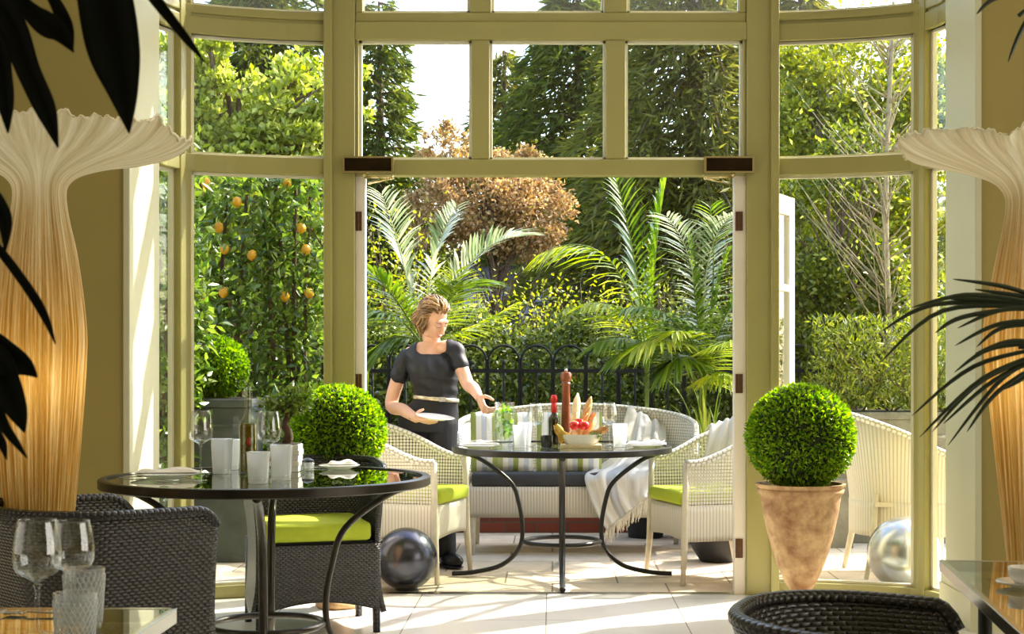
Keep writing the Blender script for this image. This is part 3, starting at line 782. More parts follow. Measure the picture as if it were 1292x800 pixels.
# throw over the sofa: over the back, across the seat and down the front, with a fringe
M['throw'] = stripes('grey_cream_wool_throw', [(214, 212, 206), (226, 224, 218), (184, 186, 190), (226, 224, 218), (206, 204, 200)], .34, rough=.95, trans=.15)
M['fringe'] = plain('cream_wool_fringe', rgb(216, 208, 190), .95, noise=.15, nscale=60)
thr = thing('throw_blanket', 'pale grey striped wool throw with fringe draped over the sofa', 'blanket', (X(800, 9.6), 9.6, 0))
BX = thr.location
def prof(u):     # side-to-side lines of the blanket: back outside, rim, seat, front edge, hanging corner
    a = [P(800 + 40 * u, 556 - 4 * u, 10.32), P(797 + 42 * u, 520 + 24 * u, 10.27), P(792 + 48 * u, 514 + 24 * u, 10.17), P(786 + 54 * u, 540 + 14 * u, 10.0), P(776 + 62 * u, 574, 9.80), P(752 + 76 * u, 592 - 4 * u, 9.66),
         P(738 + 82 * u, 600 - 4 * u, 9.462), P(742 + 76 * u, 618, 9.43), P(752 + 64 * u, 645 - 22 * u, 9.42), P(765 + 52 * u, 668 - 42 * u, 9.415)]
    return catmull(a, 6)
cols = [prof(i / 24) for i in range(25)]; nn = len(cols[0])
mb = MB()
def thf(u, v):
    i = min(24, int(round(u * 24))); j = min(nn - 1, int(round(v * (nn - 1)))); p = cols[i][j].copy()
    wv = .012 * math.sin(u * 17 + v * 5) + .008 * math.sin(u * 31 - v * 9)
    p.y -= abs(wv) * 1.2 + .004; p.z += wv * (.9 if v < .85 else .2)
    return p - BX
mb.grid(24, nn - 1, thf, uvf=lambda u, v: (u * .42, v * 1.3)); mb.build('cloth', 'throw', thr, solid=.006)
fr = MB()
for i in range(64):
    u = i / 63; p = thf(0, 0); i0 = u * 24; a, b = int(i0), min(24, int(i0) + 1)
    p = cols[a][-1].lerp(cols[b][-1], i0 - a) - BX; p.y -= .012
    e = p + Vector((random.uniform(-.02, .012), random.uniform(-.012, .0), -.075 - random.random() * .03))
    fr.tube(bez(p, (p + e) / 2 + Vector((random.uniform(-.012, .012), -.004, 0)), e, 4), [.0045, .004, .0042, .0035, .002], seg=5)
fr.build('fringe', 'fringe', thr)
# grey cloth over the back of the right armchair
mb = MB(); LO = Vector(RCH.location)
def clo(u, v):
    a = through(P(884 + 40 * u, 566 - 36 * u, 8.43), P(905 + 20 * u, 548 - 20 * u, 8.40 + .06 * u), P(880 + 46 * u, 592 - 8 * u, 8.50), 12)
    pts = [P(890 + 38 * u, 545 - 14 * u, 8.62), P(897 + 30 * u, 537 - 10 * u, 8.53), P(893 + 34 * u, 556 - 4 * u, 8.46), P(886 + 42 * u, 585 - 2 * u, 8.44)]
    q = catmull(pts, 6); p = q[min(len(q) - 1, int(round(v * (len(q) - 1))))]
    return p + Vector((0, .012 * math.sin(u * 14 + v * 6), .008 * math.sin(u * 20 + v * 3)))
mb.grid(14, 18, clo); o = mb.build('folded_throw', 'throw', solid=.008)
tag(o, 'soft grey throw slung over the back of the right terrace armchair', 'blanket')

# square glass tables in the foreground ------------------------------------
def glass_table(label, x0, x1, y0, y1, H, rz, piv):
    o = thing('glass_table', label, 'table', (piv[0], piv[1], 0), rz)
    a, b, c, d = x0 - piv[0], x1 - piv[0], y0 - piv[1], y1 - piv[1]
    MB().box(a + .012, b - .012, c + .012, d - .012, H - .012, H - .001).build('glass_top', 'tabletop_out', o, smooth=False)
    f = MB()
    for (p, q, r_, s) in ((a, b, c, c + .014), (a, b, d - .014, d), (a, a + .014, c, d), (b - .014, b, c, d)): f.box(p, q, r_, s, H - .028, H)
    f.build('edge_frame', 'chrome', o, smooth=False, bevel=.002)
    g = MB(); e = .07
    for (p, q, r_, s) in ((a + e, b - e, c + e, c + e + .02), (a + e, b - e, d - e - .02, d - e), (a + e, a + e + .02, c + e, d - e), (b - e - .02, b - e, c + e, d - e)): g.box(p, q, r_, s, H - .06, H - .03)
    g.build('under_frame', 'iron', o, smooth=False)
    for x_ in (a + e + .02, b - e - .02):
        for y_ in (c + e + .02, d - e - .02):
            MB().tube([(x_, y_, 0), (x_, y_, H - .05)], .016, seg=10).build('leg', 'iron', o)
    return o
xL = X(225, 2.85)
GT1 = glass_table('steel edged square glass table at the bottom left corner, nearest us', xL - .80, xL, 2.10, 2.85, .74, 0.0, (xL, 2.85))
xR = X(1185, 3.55)
GT2 = glass_table('steel edged glass table at the bottom right corner by the wall', xR, xR + .85, 2.35, 3.55, .74, math.radians(-6.5), (xR, 3.55))

# ------------------------------------------------------------------ tableware
def wine_glass(label, loc, h, bw, mat='glass', group=None):
    o = thing('wine_glass', label, 'glass', loc, 0, group); r = bw / 2; s = h * .44
    MB().lathe([(0, .0), (r * .78, .0), (r * .8, .002), (r * .3, .006), (.006, .012), (.0042, .03), (.004, s - .012), (.007, s), (0, s)], seg=32).build('stem_and_foot', mat, o)
    pr = [(0.0, s), (r * .45, s + .012 * h / .2), (r * .86, s + .2 * (h - s)), (r, s + .42 * (h - s)), (r * .93, s + .72 * (h - s)), (r * .78, h)]
    c = catmull([(p[0], p[1], 0) for p in pr], 5); pr = [(max(0, q.x), q.y) for q in c]
    inner = [(max(0, q - .0014), z + (.003 if z < s + .02 else 0)) for q, z in pr][::-1]
    MB().lathe(pr + inner, seg=36).build('bowl', mat, o)
    return o
def tumbler(label, loc, h, w, mat='frosted', group=None, rib=0):
    o = thing('tumbler', label, 'glass', loc, 0, group); r = w / 2
    mb = MB(); mb.lathe([(0, 0), (r * .80, 0), (r * .84, .004), (r * .9, h * .4), (r, h), (r - .003, h), (r * .86, .016), (0, .014)], seg=40)
    mb.build('body', mat, o, angle=50)
    bd = MB()
    if rib:
        for k in range(24):
            for sg in (-1, 1):
                pts = [((r * .85 + r * .15 * t + .0006) * math.cos(2 * PI * k / 24 + sg * t * 1.1), (r * .85 + r * .15 * t + .0006) * math.sin(2 * PI * k / 24 + sg * t * 1.1), .008 + t * (h - .02)) for t in [i / 12 for i in range(13)]]
                bd.tube(pts, .0006, seg=4)
        bd.build('cut_pattern', 'cutline', o)
    else:
        bd.lathe([(r * .84 + .0008, .012), (r * .845 + .0012, .016), (r * .84 + .0008, .02)], seg=40); bd.lathe([(r + .0004, h - .004), (r + .0012, h - .001), (r - .001, h + .001), (r - .003, h - .002)], seg=40)
        bd.build('rim', 'glass', o)
    return o
M['oil'] = plain('golden_green_oil', rgb(150, 128, 18), .1, noise=.1); M['oil'].node_tree.nodes['Principled BSDF'].inputs['Transmission Weight'].default_value = .55
M['chili'] = plain('red_chili', rgb(190, 26, 14), .3, noise=.1)
M['bottleglass'] = thin_glass('bottle_glass', (.93, .95, .9, 1), 1.5)
M['amberglass'] = thin_glass('dark_olive_bottle_glass', (.42, .40, .12, 1), 1.5)
def oil_bottle(label, loc, h, w, glassm, cap=None):
    o = thing('oil_bottle', label, 'bottle', loc); r = w / 2
    MB().lathe([(0, 0), (r * .95, 0), (r, .006), (r, h * .55), (r * .92, h * .60), (r * .5, h * .66), (r * .40, h * .70), (r * .40, h * .97), (r * .48, h * .972), (r * .48, h), (r * .34, h), (r * .33, h * .69), (r * .9, h * .55), (r * .93, .01), (0, .012)], seg=32).build('bottle_body', glassm, o, angle=50)
    MB().lathe([(0, .012), (r * .9, .012), (r * .91, h * .54), (r * .80, h * .58), (0, h * .58)], seg=32).build('oil', 'oil', o, angle=50)
    c = MB()
    for k in range(4):
        a = k * 1.7; c.tube(bez((r * .5 * math.cos(a), r * .5 * math.sin(a) - r * .45, h * (.18 + .05 * k)), (r * .2, -r * .6, h * .38), (r * .3 * math.cos(a + 2), -r * .62, h * (.5 + .02 * k)), 6), [.004, .008, .009, .009, .007, .005, .002], seg=7)
    c.build('chili', 'chili', o)
    if cap:
        MB().lathe([(0, h * .93), (r * .56, h * .93), (r * .6, h * 1.02), (r * .42, h * 1.08), (0, h * 1.08)], seg=20).build('stopper', cap, o)
        MB().lathe([(r * .42, h * .70), (r * .52, h * .72), (r * .5, h * .93), (r * .42, h * .93)], seg=20).build('neck_seal', cap, o)
    return o
def napkin(label, loc, lx, ly, rz, cat='napkin'):
    mb = MB()
    def fn(s):
        def g(u, v):
            x, y = (u - .5) * lx, (v - .5) * ly
            k = (1 - abs(2 * u - 1) ** 6) * (1 - abs(2 * v - 1) ** 6)
            return Vector((x, y, (.004 + .016 * k * (.75 + .3 * math.sin(u * 9 + v * 3) + .15 * math.sin(v * 14))) if s > 0 else .0))
        return g
    mb.grid(24, 12, fn(1)); mb.grid(24, 12, fn(-1))
    return tag(mb.build('linen_napkin', 'linen', loc=loc, rot=(0, 0, rz)), label, cat)
def plate(label, loc, r, mat='china', tilt=None):
    mb = MB(); mb.lathe([(0, 0), (r * .55, 0), (r * .6, .004), (r * .98, .014), (r, .017), (r * .97, .018), (r * .62, .008), (0, .006)], seg=48)
    o = mb.build('plate', mat, loc=loc, angle=60); 
    if tilt: o.rotation_euler = tilt
    return tag(o, label, 'plate')
def cutlery(kind, label, loc, rz, L=.19):
    mb = MB()
    if kind == 'fork':
        mb.tube([(0, 0, .003), (L * .6, 0, .005), (L * .68, 0, .003)], [.005, .0035, .003], seg=6, sy=.5)
        mb.box(L * .66, L * .76, -.011, .011, .0015, .004)
        for k in range(4): y = -.0095 + k * .0063; mb.tube([(L * .75, y, .003), (L * .9, y, .002), (L, y, .006)], [.002, .002, .001], seg=5)
    else:
        mb.tube([(0, 0, .003), (L * .45, 0, .004)], [.006, .005], seg=6, sy=.5)
        mb.box(L * .44, L * .98, -.008, .008, .002, .004)
    return tag(mb.build(kind, 'chrome', loc=loc, rot=(0, 0, rz)), label, kind)

ZT = .765; 
def onT(px, Y, z=ZT + .001): return (X(px, Y), Y, z)
# indoor round table
plate('white plate under a folded napkin at the left of the indoor round table', onT(210, 5.80), .135)
napkin('folded white napkin on the plate at the left of the indoor table', onT(212, 5.80, ZT + .018), .24, .10, .12)
cutlery('fork', 'steel fork lying left of the napkin on the indoor table', onT(150, 5.74), .5)
cutlery('knife', 'steel knife lying in front of the plate on the indoor table', onT(196, 5.58), .15)
wine_glass('tall empty wine glass standing leftmost on the indoor round table', onT(253, 6.02), .25, .098)
wine_glass('empty wine glass beside the oil bottle on the indoor table', onT(339, 5.92), .25, .098)
tumbler('frosted tumbler just right of the leftmost wine glass, indoor table', onT(280, 6.00), .138, .086)
tumbler('frosted tumbler half hidden behind another, left of the oil bottle', onT(291, 6.22), .125, .08)
tumbler('short frosted tumbler in front of the oil bottle on the indoor table', onT(326, 5.50), .115, .086)
tumbler('frosted tumbler in front of the white bonsai pot', onT(355, 5.66), .132, .086)
oil_bottle('tall clear bottle of golden oil and red chilies on the indoor table', onT(313.5, 5.98), .345, .074, 'bottleglass')
plate('small white side plate at the back right of the indoor table', onT(428, 6.26), .085)
napkin('small folded napkin on the side plate near the box ball', onT(432, 6.26, ZT + .018), .12, .07, .05)
o = thing('salt_cellar', 'small glass salt cellar beside the side plate on indoor table', 'salt cellar', onT(388, 6.18))
MB().lathe([(0, 0), (.026, 0), (.028, .03), (.024, .034), (.022, .01), (0, .008)], seg=24).build('pot', 'crystal', o, angle=50)
MB().lathe([(0, .034), (.026, .034), (.026, .042), (.01, .05), (0, .052)], seg=24).build('lid', 'iron', o, angle=50)
cutlery('knife', 'steel knife lying beside the side plate at the table back', onT(392, 6.31), .1)
# bonsai in a white pot
b = thing('bonsai_tree', 'little bonsai tree in a ridged white pot on the indoor table', 'potted plant', onT(362, 6.14))
mb = MB(); s = .056
for k in range(5): e = .003 * (k % 2); mb.box(-s - e, s + e, -s - e, s + e, k * .022, k * .022 + .022)
mb.build('pot', 'china', b, smooth=False, bevel=.003)
MB().box(-s + .006, s - .006, -s + .006, s - .006, .108, .113).build('soil', 'soil', b, smooth=False)
mb = MB(); mb.tube(catmull([(0, 0, .11), (.008, 0, .15), (-.008, .005, .19), (.004, 0, .23), (.0, 0, .27)], 5), [.02] * 5 + [.017] * 5 + [.013] * 5 + [.011] * 6, seg=9)
for k in range(9): a = k * .7; mb.tube(bez((0, 0, .2 + .008 * k), (.03 * math.cos(a), .03 * math.sin(a), .26), (.085 * math.cos(a), .085 * math.sin(a), .25 + .006 * k), 5), [.006, .005, .004, .003, .002, .001], seg=6)
mb.build('trunk', 'bark', b)
c_, d_ = blob((0, 0, .275), (.105, .09, .055), 420, clump=26, spread=.3, shell=.2); leaves('foliage', c_, d_, .034, .017, 'citrus', b)
# foreground left table
ZG = .741
wine_glass('nearest large wine glass on the glass table at bottom left', (X(47, 2.55), 2.55, ZG), .197, .0805)
wine_glass('wine glass behind the nearest one on the bottom left table', (X(92, 2.70), 2.70, ZG), .180, .076)
tumbler('tall cut crystal tumbler on the bottom left glass table', (X(106, 2.63), 2.63, ZG), .104, .071, 'crystal', rib=1)
tumbler('short cut crystal tumbler in front of the taller one, bottom left', (X(95, 2.45), 2.45, ZG), .088, .070, 'crystal', rib=1)
cutlery('fork', 'steel fork on the bottom left glass table behind the wine glass', (X(78, 2.72), 2.76, ZG), PI - .1, .13)
# foreground right table: small saucer with a pot
o = thing('sugar_bowl', 'small white bowl on a saucer at the right edge, on glass table', 'bowl', (X(1294, 3.12), 3.12, ZG))
MB().lathe([(0, 0), (.03, 0), (.06, .008), (.06, .011), (.03, .005), (0, .004)], seg=36).build('saucer', 'china', o)
MB().lathe([(0, .006), (.022, .006), (.034, .022), (.036, .04), (.033, .04), (.02, .012), (0, .01)], seg=36).build('bowl', 'china', o)

# terrace table
ZO = .736
def onO(px, Y, z=ZO): return (X(px, Y), Y, z)
plate('white plate with napkin at the left end of the terrace table', onO(605, 8.38), .115)
napkin('folded white napkin with cutlery at left of the terrace table', onO(607, 8.38, ZO + .018), .20, .10, .05)
cutlery('knife', 'steel knife resting on the left napkin of the terrace table', onO(590, 8.34, ZO + .04), .06)
plate('white plate with napkin at the right end of the terrace table', onO(814, 8.46), .12)
napkin('folded white napkin at the right end of the terrace table', onO(816, 8.46, ZO + .018), .22, .12, -.08)
pj = thing('water_jug', 'clear glass jug of iced water with mint and lime slices', 'jug', onO(636.5, 8.56))
MB().lathe([(0, 0), (.052, 0), (.054, .004), (.056, .24), (.060, .25), (.056, .25), (.052, .235), (.050, .012), (0, .01)], seg=36).build('jug_body', 'glass', pj, angle=50)
MB().tube(catmull([(-.054, 0, .215), (-.085, -.01, .21), (-.1, -.012, .15), (-.085, -.01, .08), (-.054, 0, .07)], 6), .007, seg=8).build('handle', 'glass', pj)
M['water'] = thin_glass('iced_water', (.93, .96, .92, 1), 1.33); M['mint'] = leafmat('mint_leaf', [(96, 150, 20), (130, 180, 40), (160, 200, 60)], .4, .45)
M['limeskin'] = plain('lime_slice_skin', rgb(120, 170, 30), .4, noise=.1); M['limeflesh'] = plain('lime_slice_flesh', rgb(190, 210, 90), .4, noise=.1, nscale=90)
MB().lathe([(0, .012), (.049, .012), (.051, .20), (0, .20)], seg=36).build('water', 'water', pj, angle=50)
c_ = np.stack([RNG.uniform(-.03, .03, 130), RNG.uniform(-.03, .03, 130), RNG.uniform(.06, .225, 130)], 1); leaves('mint', c_, unit(130), .034, .024, 'mint', pj)
for k, (x_, y_, z_) in enumerate(((.02, -.03, .17), (-.018, -.032, .10), (.012, -.03, .06))):
    q = MB(); R_ = Matrix.Rotation(1.35 + .2 * k, 3, 'X') @ Matrix.Rotation(.5 * k, 3, 'Y')
    q.lathe([(0, -.003), (.022, -.003), (.022, .003), (0, .003)], seg=20); q.v = [tuple(R_ @ Vector(p) + Vector((x_, y_, z_))) for p in q.v]; q.mi = [0] * len(q.f)
    q.build('lime_slice', 'limeflesh' if k != 1 else 'limeskin', pj, angle=40)
tumbler('etched tumbler just right of the water jug on the terrace table', onO(656, 8.40), .125, .08)
tumbler('etched tumbler behind the jug and the wine glass on terrace table', onO(662, 8.66), .13, .082)
wine_glass('wine glass left of the oil bottle on the terrace table', onO(676, 8.52), .245, .092)
wine_glass('wine glass at the right of the bread on the terrace table', onO(769, 8.62), .245, .09)
tumbler('etched tumbler in front of the right wine glass on the terrace', onO(782, 8.50), .13, .085)
o = thing('candle_pot', 'small black candle pot beside the terrace oil bottle', 'candle holder', onO(690, 8.46))
MB().lathe([(0, 0), (.030, 0), (.034, .006), (.036, .066), (.032, .066), (.03, .04), (0, .038)], seg=28).build('pot', 'darkchina', o, angle=50)
MB().lathe([(0, .036), (.028, .036), (.028, .05), (.003, .051), (.002, .06), (0, .06)], seg=24).build('candle', 'linen', o, angle=50)
oil_bottle('dark olive oil bottle with red stopper on the terrace table', onO(699, 8.58), .27, .066, 'amberglass', 'chili')
M['mill'] = plain('reddish_brown_turned_wood', rgb(128, 68, 36), .3, noise=.2, nscale=16)
pm = thing('pepper_mill', 'very tall brown wooden pepper mill with steel knob', 'pepper mill', onO(714, 8.62))
MB().lathe([(0, 0), (.032, 0), (.033, .02), (.028, .03), (.03, .05), (.027, .14), (.024, .26), (.022, .34), (.028, .355), (.022, .365), (0, .366)], seg=28).build('mill_body', 'mill', pm, angle=50)
MB().lathe([(0, .367), (.024, .367), (.032, .385), (.033, .405), (.026, .42), (0, .424)], seg=28).build('mill_head', 'mill', pm, angle=50)
MB().lathe([(0, .423), (.008, .423), (.010, .432), (.006, .44), (0, .441)], seg=16).build('knob', 'chrome', pm)
M['straw'] = plain('pale_willow_board', rgb(198, 180, 140), .8, noise=.12, nscale=40)
bk = thing('bread_dish', 'oblong white bread dish on a wooden board, terrace table', 'dish', onO(733, 8.42))
MB().box(-.115, .115, -.075, .075, 0, .018).build('board', 'straw', bk, smooth=False, bevel=.004)
d = MB(); d.lathe([(0, 0), (.085, 0), (.105, .03), (.118, .055), (.113, .055), (.098, .03), (.08, .008), (0, .006)], seg=48, sy=.62); d.v = [(x, y, z + .019) for x, y, z in d.v]; d.build('dish', 'china', bk, angle=60)
M['crust'] = plain('golden_bread_crust', rgb(206, 158, 92), .7, noise=.22, nscale=30, bump=.3, bscale=60)
M['palecrust'] = plain('pale_floury_crust', rgb(228, 202, 150), .8, noise=.12, nscale=30, bump=.3, bscale=60)
M['crisp'] = plain('flat_bread_crisp', rgb(216, 172, 116), .7, noise=.18, nscale=40, bump=.3)
M['tomato'] = plain('red_tomato_skin', rgb(206, 34, 18), .18, noise=.06)
M['herb'] = leafmat('chopped_herb', [(74, 92, 40), (110, 124, 60), (60, 80, 36)], .6, .2)
BO = Vector(onO(733, 8.42))
def baguette(label, p0, p1, r, mat):
    p0, p1 = Vector(p0), Vector(p1); mb = MB(); n = 14
    mb.tube([p0.lerp(p1, i / n) - p0 for i in range(n + 1)], [r * max(.15, (1 - abs(2 * i / n - 1) ** 4)) for i in range(n + 1)], seg=12)
    o = mb.build('baguette', mat, loc=p0); tag(o, label, 'bread')
    sl = MB(); dd = (p1 - p0)
    for k in range(3): c = dd * (.3 + .2 * k) + Vector((0, -r * .93, 0)); sl.tube([c - dd.normalized() * .02 + Vector((-r * .4, 0, 0)), c + dd.normalized() * .02 + Vector((r * .4, -.0, 0))], [.002, .0035], seg=6)
    sl.build('slash', 'palecrust', o); return o
baguette('pale baguette standing upright behind the tomatoes', BO + Vector((-.045, .065, .05)), P(729, 496, 8.60), .024, 'palecrust')
baguette('golden baguette leaning to the right above the tomatoes', BO + Vector((-.01, .05, .06)), P(746, 500, 8.50), .022, 'crust')
def crisp(label, p, lx, ly, rot, mat='crisp'):
    """torn shard of flat bread: broad at the foot, ragged and pointed at the top"""
    mb = MB(); q = random.random() * 6
    def f(s):
        def g(u, v):
            w_ = (1 - .62 * v + .10 * math.sin(v * 11 + q)) * lx
            return Vector(((u - .5) * w_ + .2 * lx * v * v, .014 * math.sin(u * 6 + q) + .006 * math.sin(v * 9) + s * .004, (v + .06 * math.sin(u * 13 + q) * v) * ly))
        return g
    mb.grid(12, 12, f(1)); mb.grid(12, 12, f(-1)); tag(mb.build('flatbread', mat, loc=p, rot=rot), label, 'bread')
M['cheese'] = plain('yellow_flatbread', rgb(214, 178, 84), .7, noise=.18, nscale=40, bump=.3)
crisp('yellowish flatbread shard leaning out at the left of the bread dish', BO + Vector((-.085, -.03, .045)), .075, .10, (0, -.75, .2), 'cheese')
crisp('flatbread shard leaning out to the right of the tomatoes', BO + Vector((.065, .02, .05)), .08, .10, (0, .75, -.1))
crisp('tall flatbread shard standing behind the tomatoes', BO + Vector((.03, .05, .05)), .08, .15, (-.1, .25, .1))
crisp('short flatbread shard lying behind the left tomato', BO + Vector((-.03, .02, .05)), .09, .075, (-.5, -.2, .3))
for lb, px, py, Y, r_ in (('ripe red tomato at the left in the bread dish', 725, 537, 8.40, .030), ('ripe red tomato at the right in the bread dish', 737, 537, 8.40, .031), ('red tomato tucked between and behind the two front tomatoes', 731, 533, 8.46, .028)):
    t = thing('tomato', lb, 'tomato', P(px, py, Y)); MB().lathe([(0, -.8 * r_), (.5 * r_, -.75 * r_), (.9 * r_, -.35 * r_), (r_, .1 * r_), (.8 * r_, .6 * r_), (.4 * r_, .78 * r_), (0, .68 * r_)], seg=24).build('flesh', 'tomato', t)
    leaves('calyx', np.repeat([[0, 0, .72 * r_]], 6, 0), np.stack([np.cos(np.arange(6.)), np.sin(np.arange(6.)), np.full(6, .3)], 1), .016, .006, 'mint', t)
c_ = np.array(BO) + np.stack([RNG.uniform(.055, .10, 90), RNG.uniform(-.05, .0, 90), RNG.uniform(.058, .075, 90)], 1); tag(leaves('herb_sprigs', c_, unit(90) + [0, 0, .4], .026, .008, 'herb'), 'sprigs of green herbs at the right of the bread dish', 'herbs', kind='stuff')
cutlery('fork', 'steel fork lying on the right napkin of the terrace table', onO(796, 8.40, ZO + .03), .1)
# ------------------------------------------------------------------ spheres, urns, lamps
def globe(label, loc, r, mat):
    o = thing('garden_sphere', label, 'sphere', loc)
    MB().ell((0, 0, r), (r, r, r), nu=64, nv=40).build('ball', mat, o)
    MB().lathe([(r * .30, .0), (r * .34, .0), (r * .36, .012), (r * .30, .012), (r * .30, 0)], seg=32).build('foot_ring', 'iron', o)
globe('dark burnished steel sphere at the terrace threshold below the white chair', (X(512, 8.0), 8.02, 0), .166, 'sphere')
globe('steel sphere lightened with window haze on the terrace behind the right hand window', (X(1143, 7.98), 8.02, 0), .195, 'hazed_steel')
def urn(label, loc, r, zc, Hr):
    o = thing('box_ball_urn', label, 'potted plant', loc)
    R = .21
    prof = [(0, 0), (.105, 0), (.115, .012), (.11, .03), (.075, .045), (.05, .062), (.046, .09), (.055, .105), (.047, .118), (.075, .16), (.115, .25), (.150, .36), (.175, .47), (.190, Hr - .07), (.192, Hr - .055), (.204, Hr - .045), (.207, Hr - .03), (.200, Hr - .022), (.212, Hr - .012), (.214, Hr), (.198, Hr), (.185, Hr - .06), (0, Hr - .06)]
    MB().lathe(prof, seg=64).build('urn', 'terracotta', o, angle=60)
    MB().lathe([(0, Hr - .055), (.187, Hr - .055), (.187, Hr - .03), (0, Hr - .03)], seg=32).build('soil', 'soil', o)
    MB().tube([(0, 0, Hr - .04), (0, 0, zc)], .02).build('stem', 'bark', o)
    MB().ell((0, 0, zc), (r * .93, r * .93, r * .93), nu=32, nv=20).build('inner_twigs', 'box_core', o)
    n = 13000; d = unit(n); rad = (r - .02) * RNG.uniform(.93, 1.045, (n, 1)); c = d * rad * [1, 1, .97] + [0, 0, zc]
    leaves('clipped_foliage', c, d * .8 + unit(n) * .8, .024, .014, 'box', o)
    return o
urn('clipped box ball in a terracotta urn against the right hand window', (X(1010, 7.2), 7.2, 0), .262, .855, .632)
urn('clipped box ball in an urn behind the indoor round table', (X(427, 7.46), 7.46, 0), .240, .872, .66)

def lamp(label, loc, trunk, flare, seed, tilt=0.0):
    o = thing('pleated_floor_lamp', label, 'floor lamp', loc); rs = random.Random(seed)
    ph = [rs.random() * 6.28 for _ in range(8)]
    MB().lathe([(0, 0), (.17, 0), (.175, .015), (.10, .03), (0, .03)], seg=48).build('base', 'iron', o, angle=50)
    ct = catmull([(r, z, 0) for r, z in trunk + flare], 6); rmax = flare[-1][0]; zn = flare[0][1]
    Lc = [0]
    for k in range(1, len(ct)): Lc.append(Lc[-1] + (ct[k] - ct[k - 1]).length)
    def tr(u, v):
        i = min(len(ct) - 1, int(round(v * (len(ct) - 1)))); q = ct[i]; a = 2 * PI * u; up = min(1, max(0, (q.y - zn + .15) / .2))
        t = max(0, (q.x / rmax - .25) / .75) if q.y > zn else 0
        pl = math.sin(64 * a + 2.0 * math.sin(3 * a + ph[0]) + 1.0 * (1 - up) * math.sin(q.y * 5 + ph[1]))
        f = 1 + (.028 - .024 * up) * pl + (1 - up) * (.02 * math.sin(23 * a + ph[2]) + .02 * math.sin(9 * a + ph[3] + q.y * 1.5) + .03 * math.sin(2 * a + q.y * 2.6 + ph[4]))
        f += t ** 2 * (.045 * math.sin(3 * a + ph[5]) + .02 * math.sin(7 * a + ph[6]))
        z = q.y + t ** 2 * (.018 * math.sin(4 * a + ph[7]) + .010 * math.sin(9 * a + ph[1])) + t ** 9 * (.008 * math.sin(13 * a + ph[2]) + .005 * math.sin(29 * a + 2 * math.sin(5 * a)) + .0045 * math.sin(53 * a + 3 * math.sin(7 * a + ph[3]))) + .001 * t * pl
        return Vector((q.x * f * math.cos(a), q.x * f * math.sin(a), z + tilt * q.x * math.cos(a) * t))
    mb = MB(); mb.grid(640, len(ct) - 1, tr, closeu=True, uvf=lambda u, v: (u * .9, Lc[min(len(ct) - 1, int(round(v * (len(ct) - 1))))])); mb.build('silk_shade', 'silk', o)
    ld = bpy.data.lights.new('lamp_bulb', 'POINT'); ld.energy = 1.3; ld.color = (1.0, .82, .56); ld.shadow_soft_size = .08; lo_ = bpy.data.objects.new('lamp_bulb', ld); COL.objects.link(lo_); lo_.parent = o; lo_.location = (0, 0, 1.15)
    rimp = [tr(i / 480, 1.0) for i in range(480)]
    mb = MB(); mb.tube([p + Vector((0, 0, .002 + .003 * math.sin(i * 1.9))) for i, p in enumerate(rimp)], [.0034 + .002 * math.sin(i * .37 + 2 * math.sin(i * .11)) for i in range(480)], seg=6, closed=True); mb.build('ruffled_edge', 'silk_rim', o)
    return o
trunk = [(.12, .03), (.095, .15), (.088, .35), (.100, .62), (.122, .92), (.142, 1.22), (.140, 1.36), (.118, 1.55), (.094, 1.68)]
flare = [(.085, 1.765), (.098, 1.805), (.14, 1.835), (.23, 1.868), (.34, 1.90), (.43, 1.945), (.475, 1.985)]
lamp('tall pleated silk floor lamp with flared top against the left wall', (X(50, 5.0), 5.0, 0), trunk, flare, 5, -.05)
trunk2 = [(.12, .03), (.085, .18), (.076, .40), (.090, .62), (.118, .92), (.145, 1.20), (.150, 1.32), (.118, 1.52), (.094, 1.65)]
flare2 = [(.085, 1.735), (.10, 1.78), (.14, 1.815), (.22, 1.85), (.31, 1.885), (.38, 1.92), (.42, 1.955)]
lamp('tall pleated silk floor lamp with flared top at the right edge', (X(1303, 5.0), 5.0, 0), trunk2, flare2, 17, .05)

# ------------------------------------------------------------------ dark plants close to the camera
def strap(mb, px, widths, Y, bow=.03):
    """broad leaf through picture points (px,py); widths in metres; the blade is cupped"""
    pts = catmull([P(a, b, Y + (c if len(q) > 2 else 0)) for q in px for (a, b, c) in [tuple(q) + ((0,) if len(q) == 2 else ())]], 6)
    ws = catmull([(q, 0, 0) for q in widths], 6); n = len(pts)
    def fn(u, v):
        i = min(n - 1, int(round(v * (n - 1)))); a = pts[max(0, i - 1)]; b = pts[min(n - 1, i + 1)]; t = (b - a).normalized()
        s = t.cross(Vector((0, 1, 0))); s = s.normalized() if s.length > 1e-6 else Vector((1, 0, 0))
        k = 2 * u - 1
        return pts[i] + s * (max(.0006, ws[i].x) * k) + Vector((0, -1, 0)) * (abs(k) * ws[i].x * .5 - .0)
    mb.grid(8, n - 1, fn); return mb
YL = 1.75
fp = thing('foreground_plant', 'dark broad leaved plant hanging in at the left edge, nearest us', 'potted plant', (-.93, YL + .02, 0)); FO = Vector(fp.location)
def local(mb, o): mb.v = [tuple(Vector(p) - o) for p in mb.v]; return mb
MB().lathe([(0, 0), (.12, 0), (.16, .30), (.165, .32), (.15, .32), (.14, .27), (0, .27)], seg=36).build('pot', 'black_pot', fp, angle=50)
MB().lathe([(0, .262), (.14, .262), (.14, .275), (0, .275)], seg=24).build('soil', 'soil', fp)
stem = MB()
for (x_, y_, z_) in ((-.02, 0, 1.35), (.03, .01, 1.75), (.0, -.02, 1.05)):
    stem.tube(catmull([(0, 0, .27), (x_ * .5, y_, z_ * .5), (x_, y_, z_)], 6), [.014] * 6 + [.011] * 7, seg=8)
stem.build('stem', 'bark', fp)
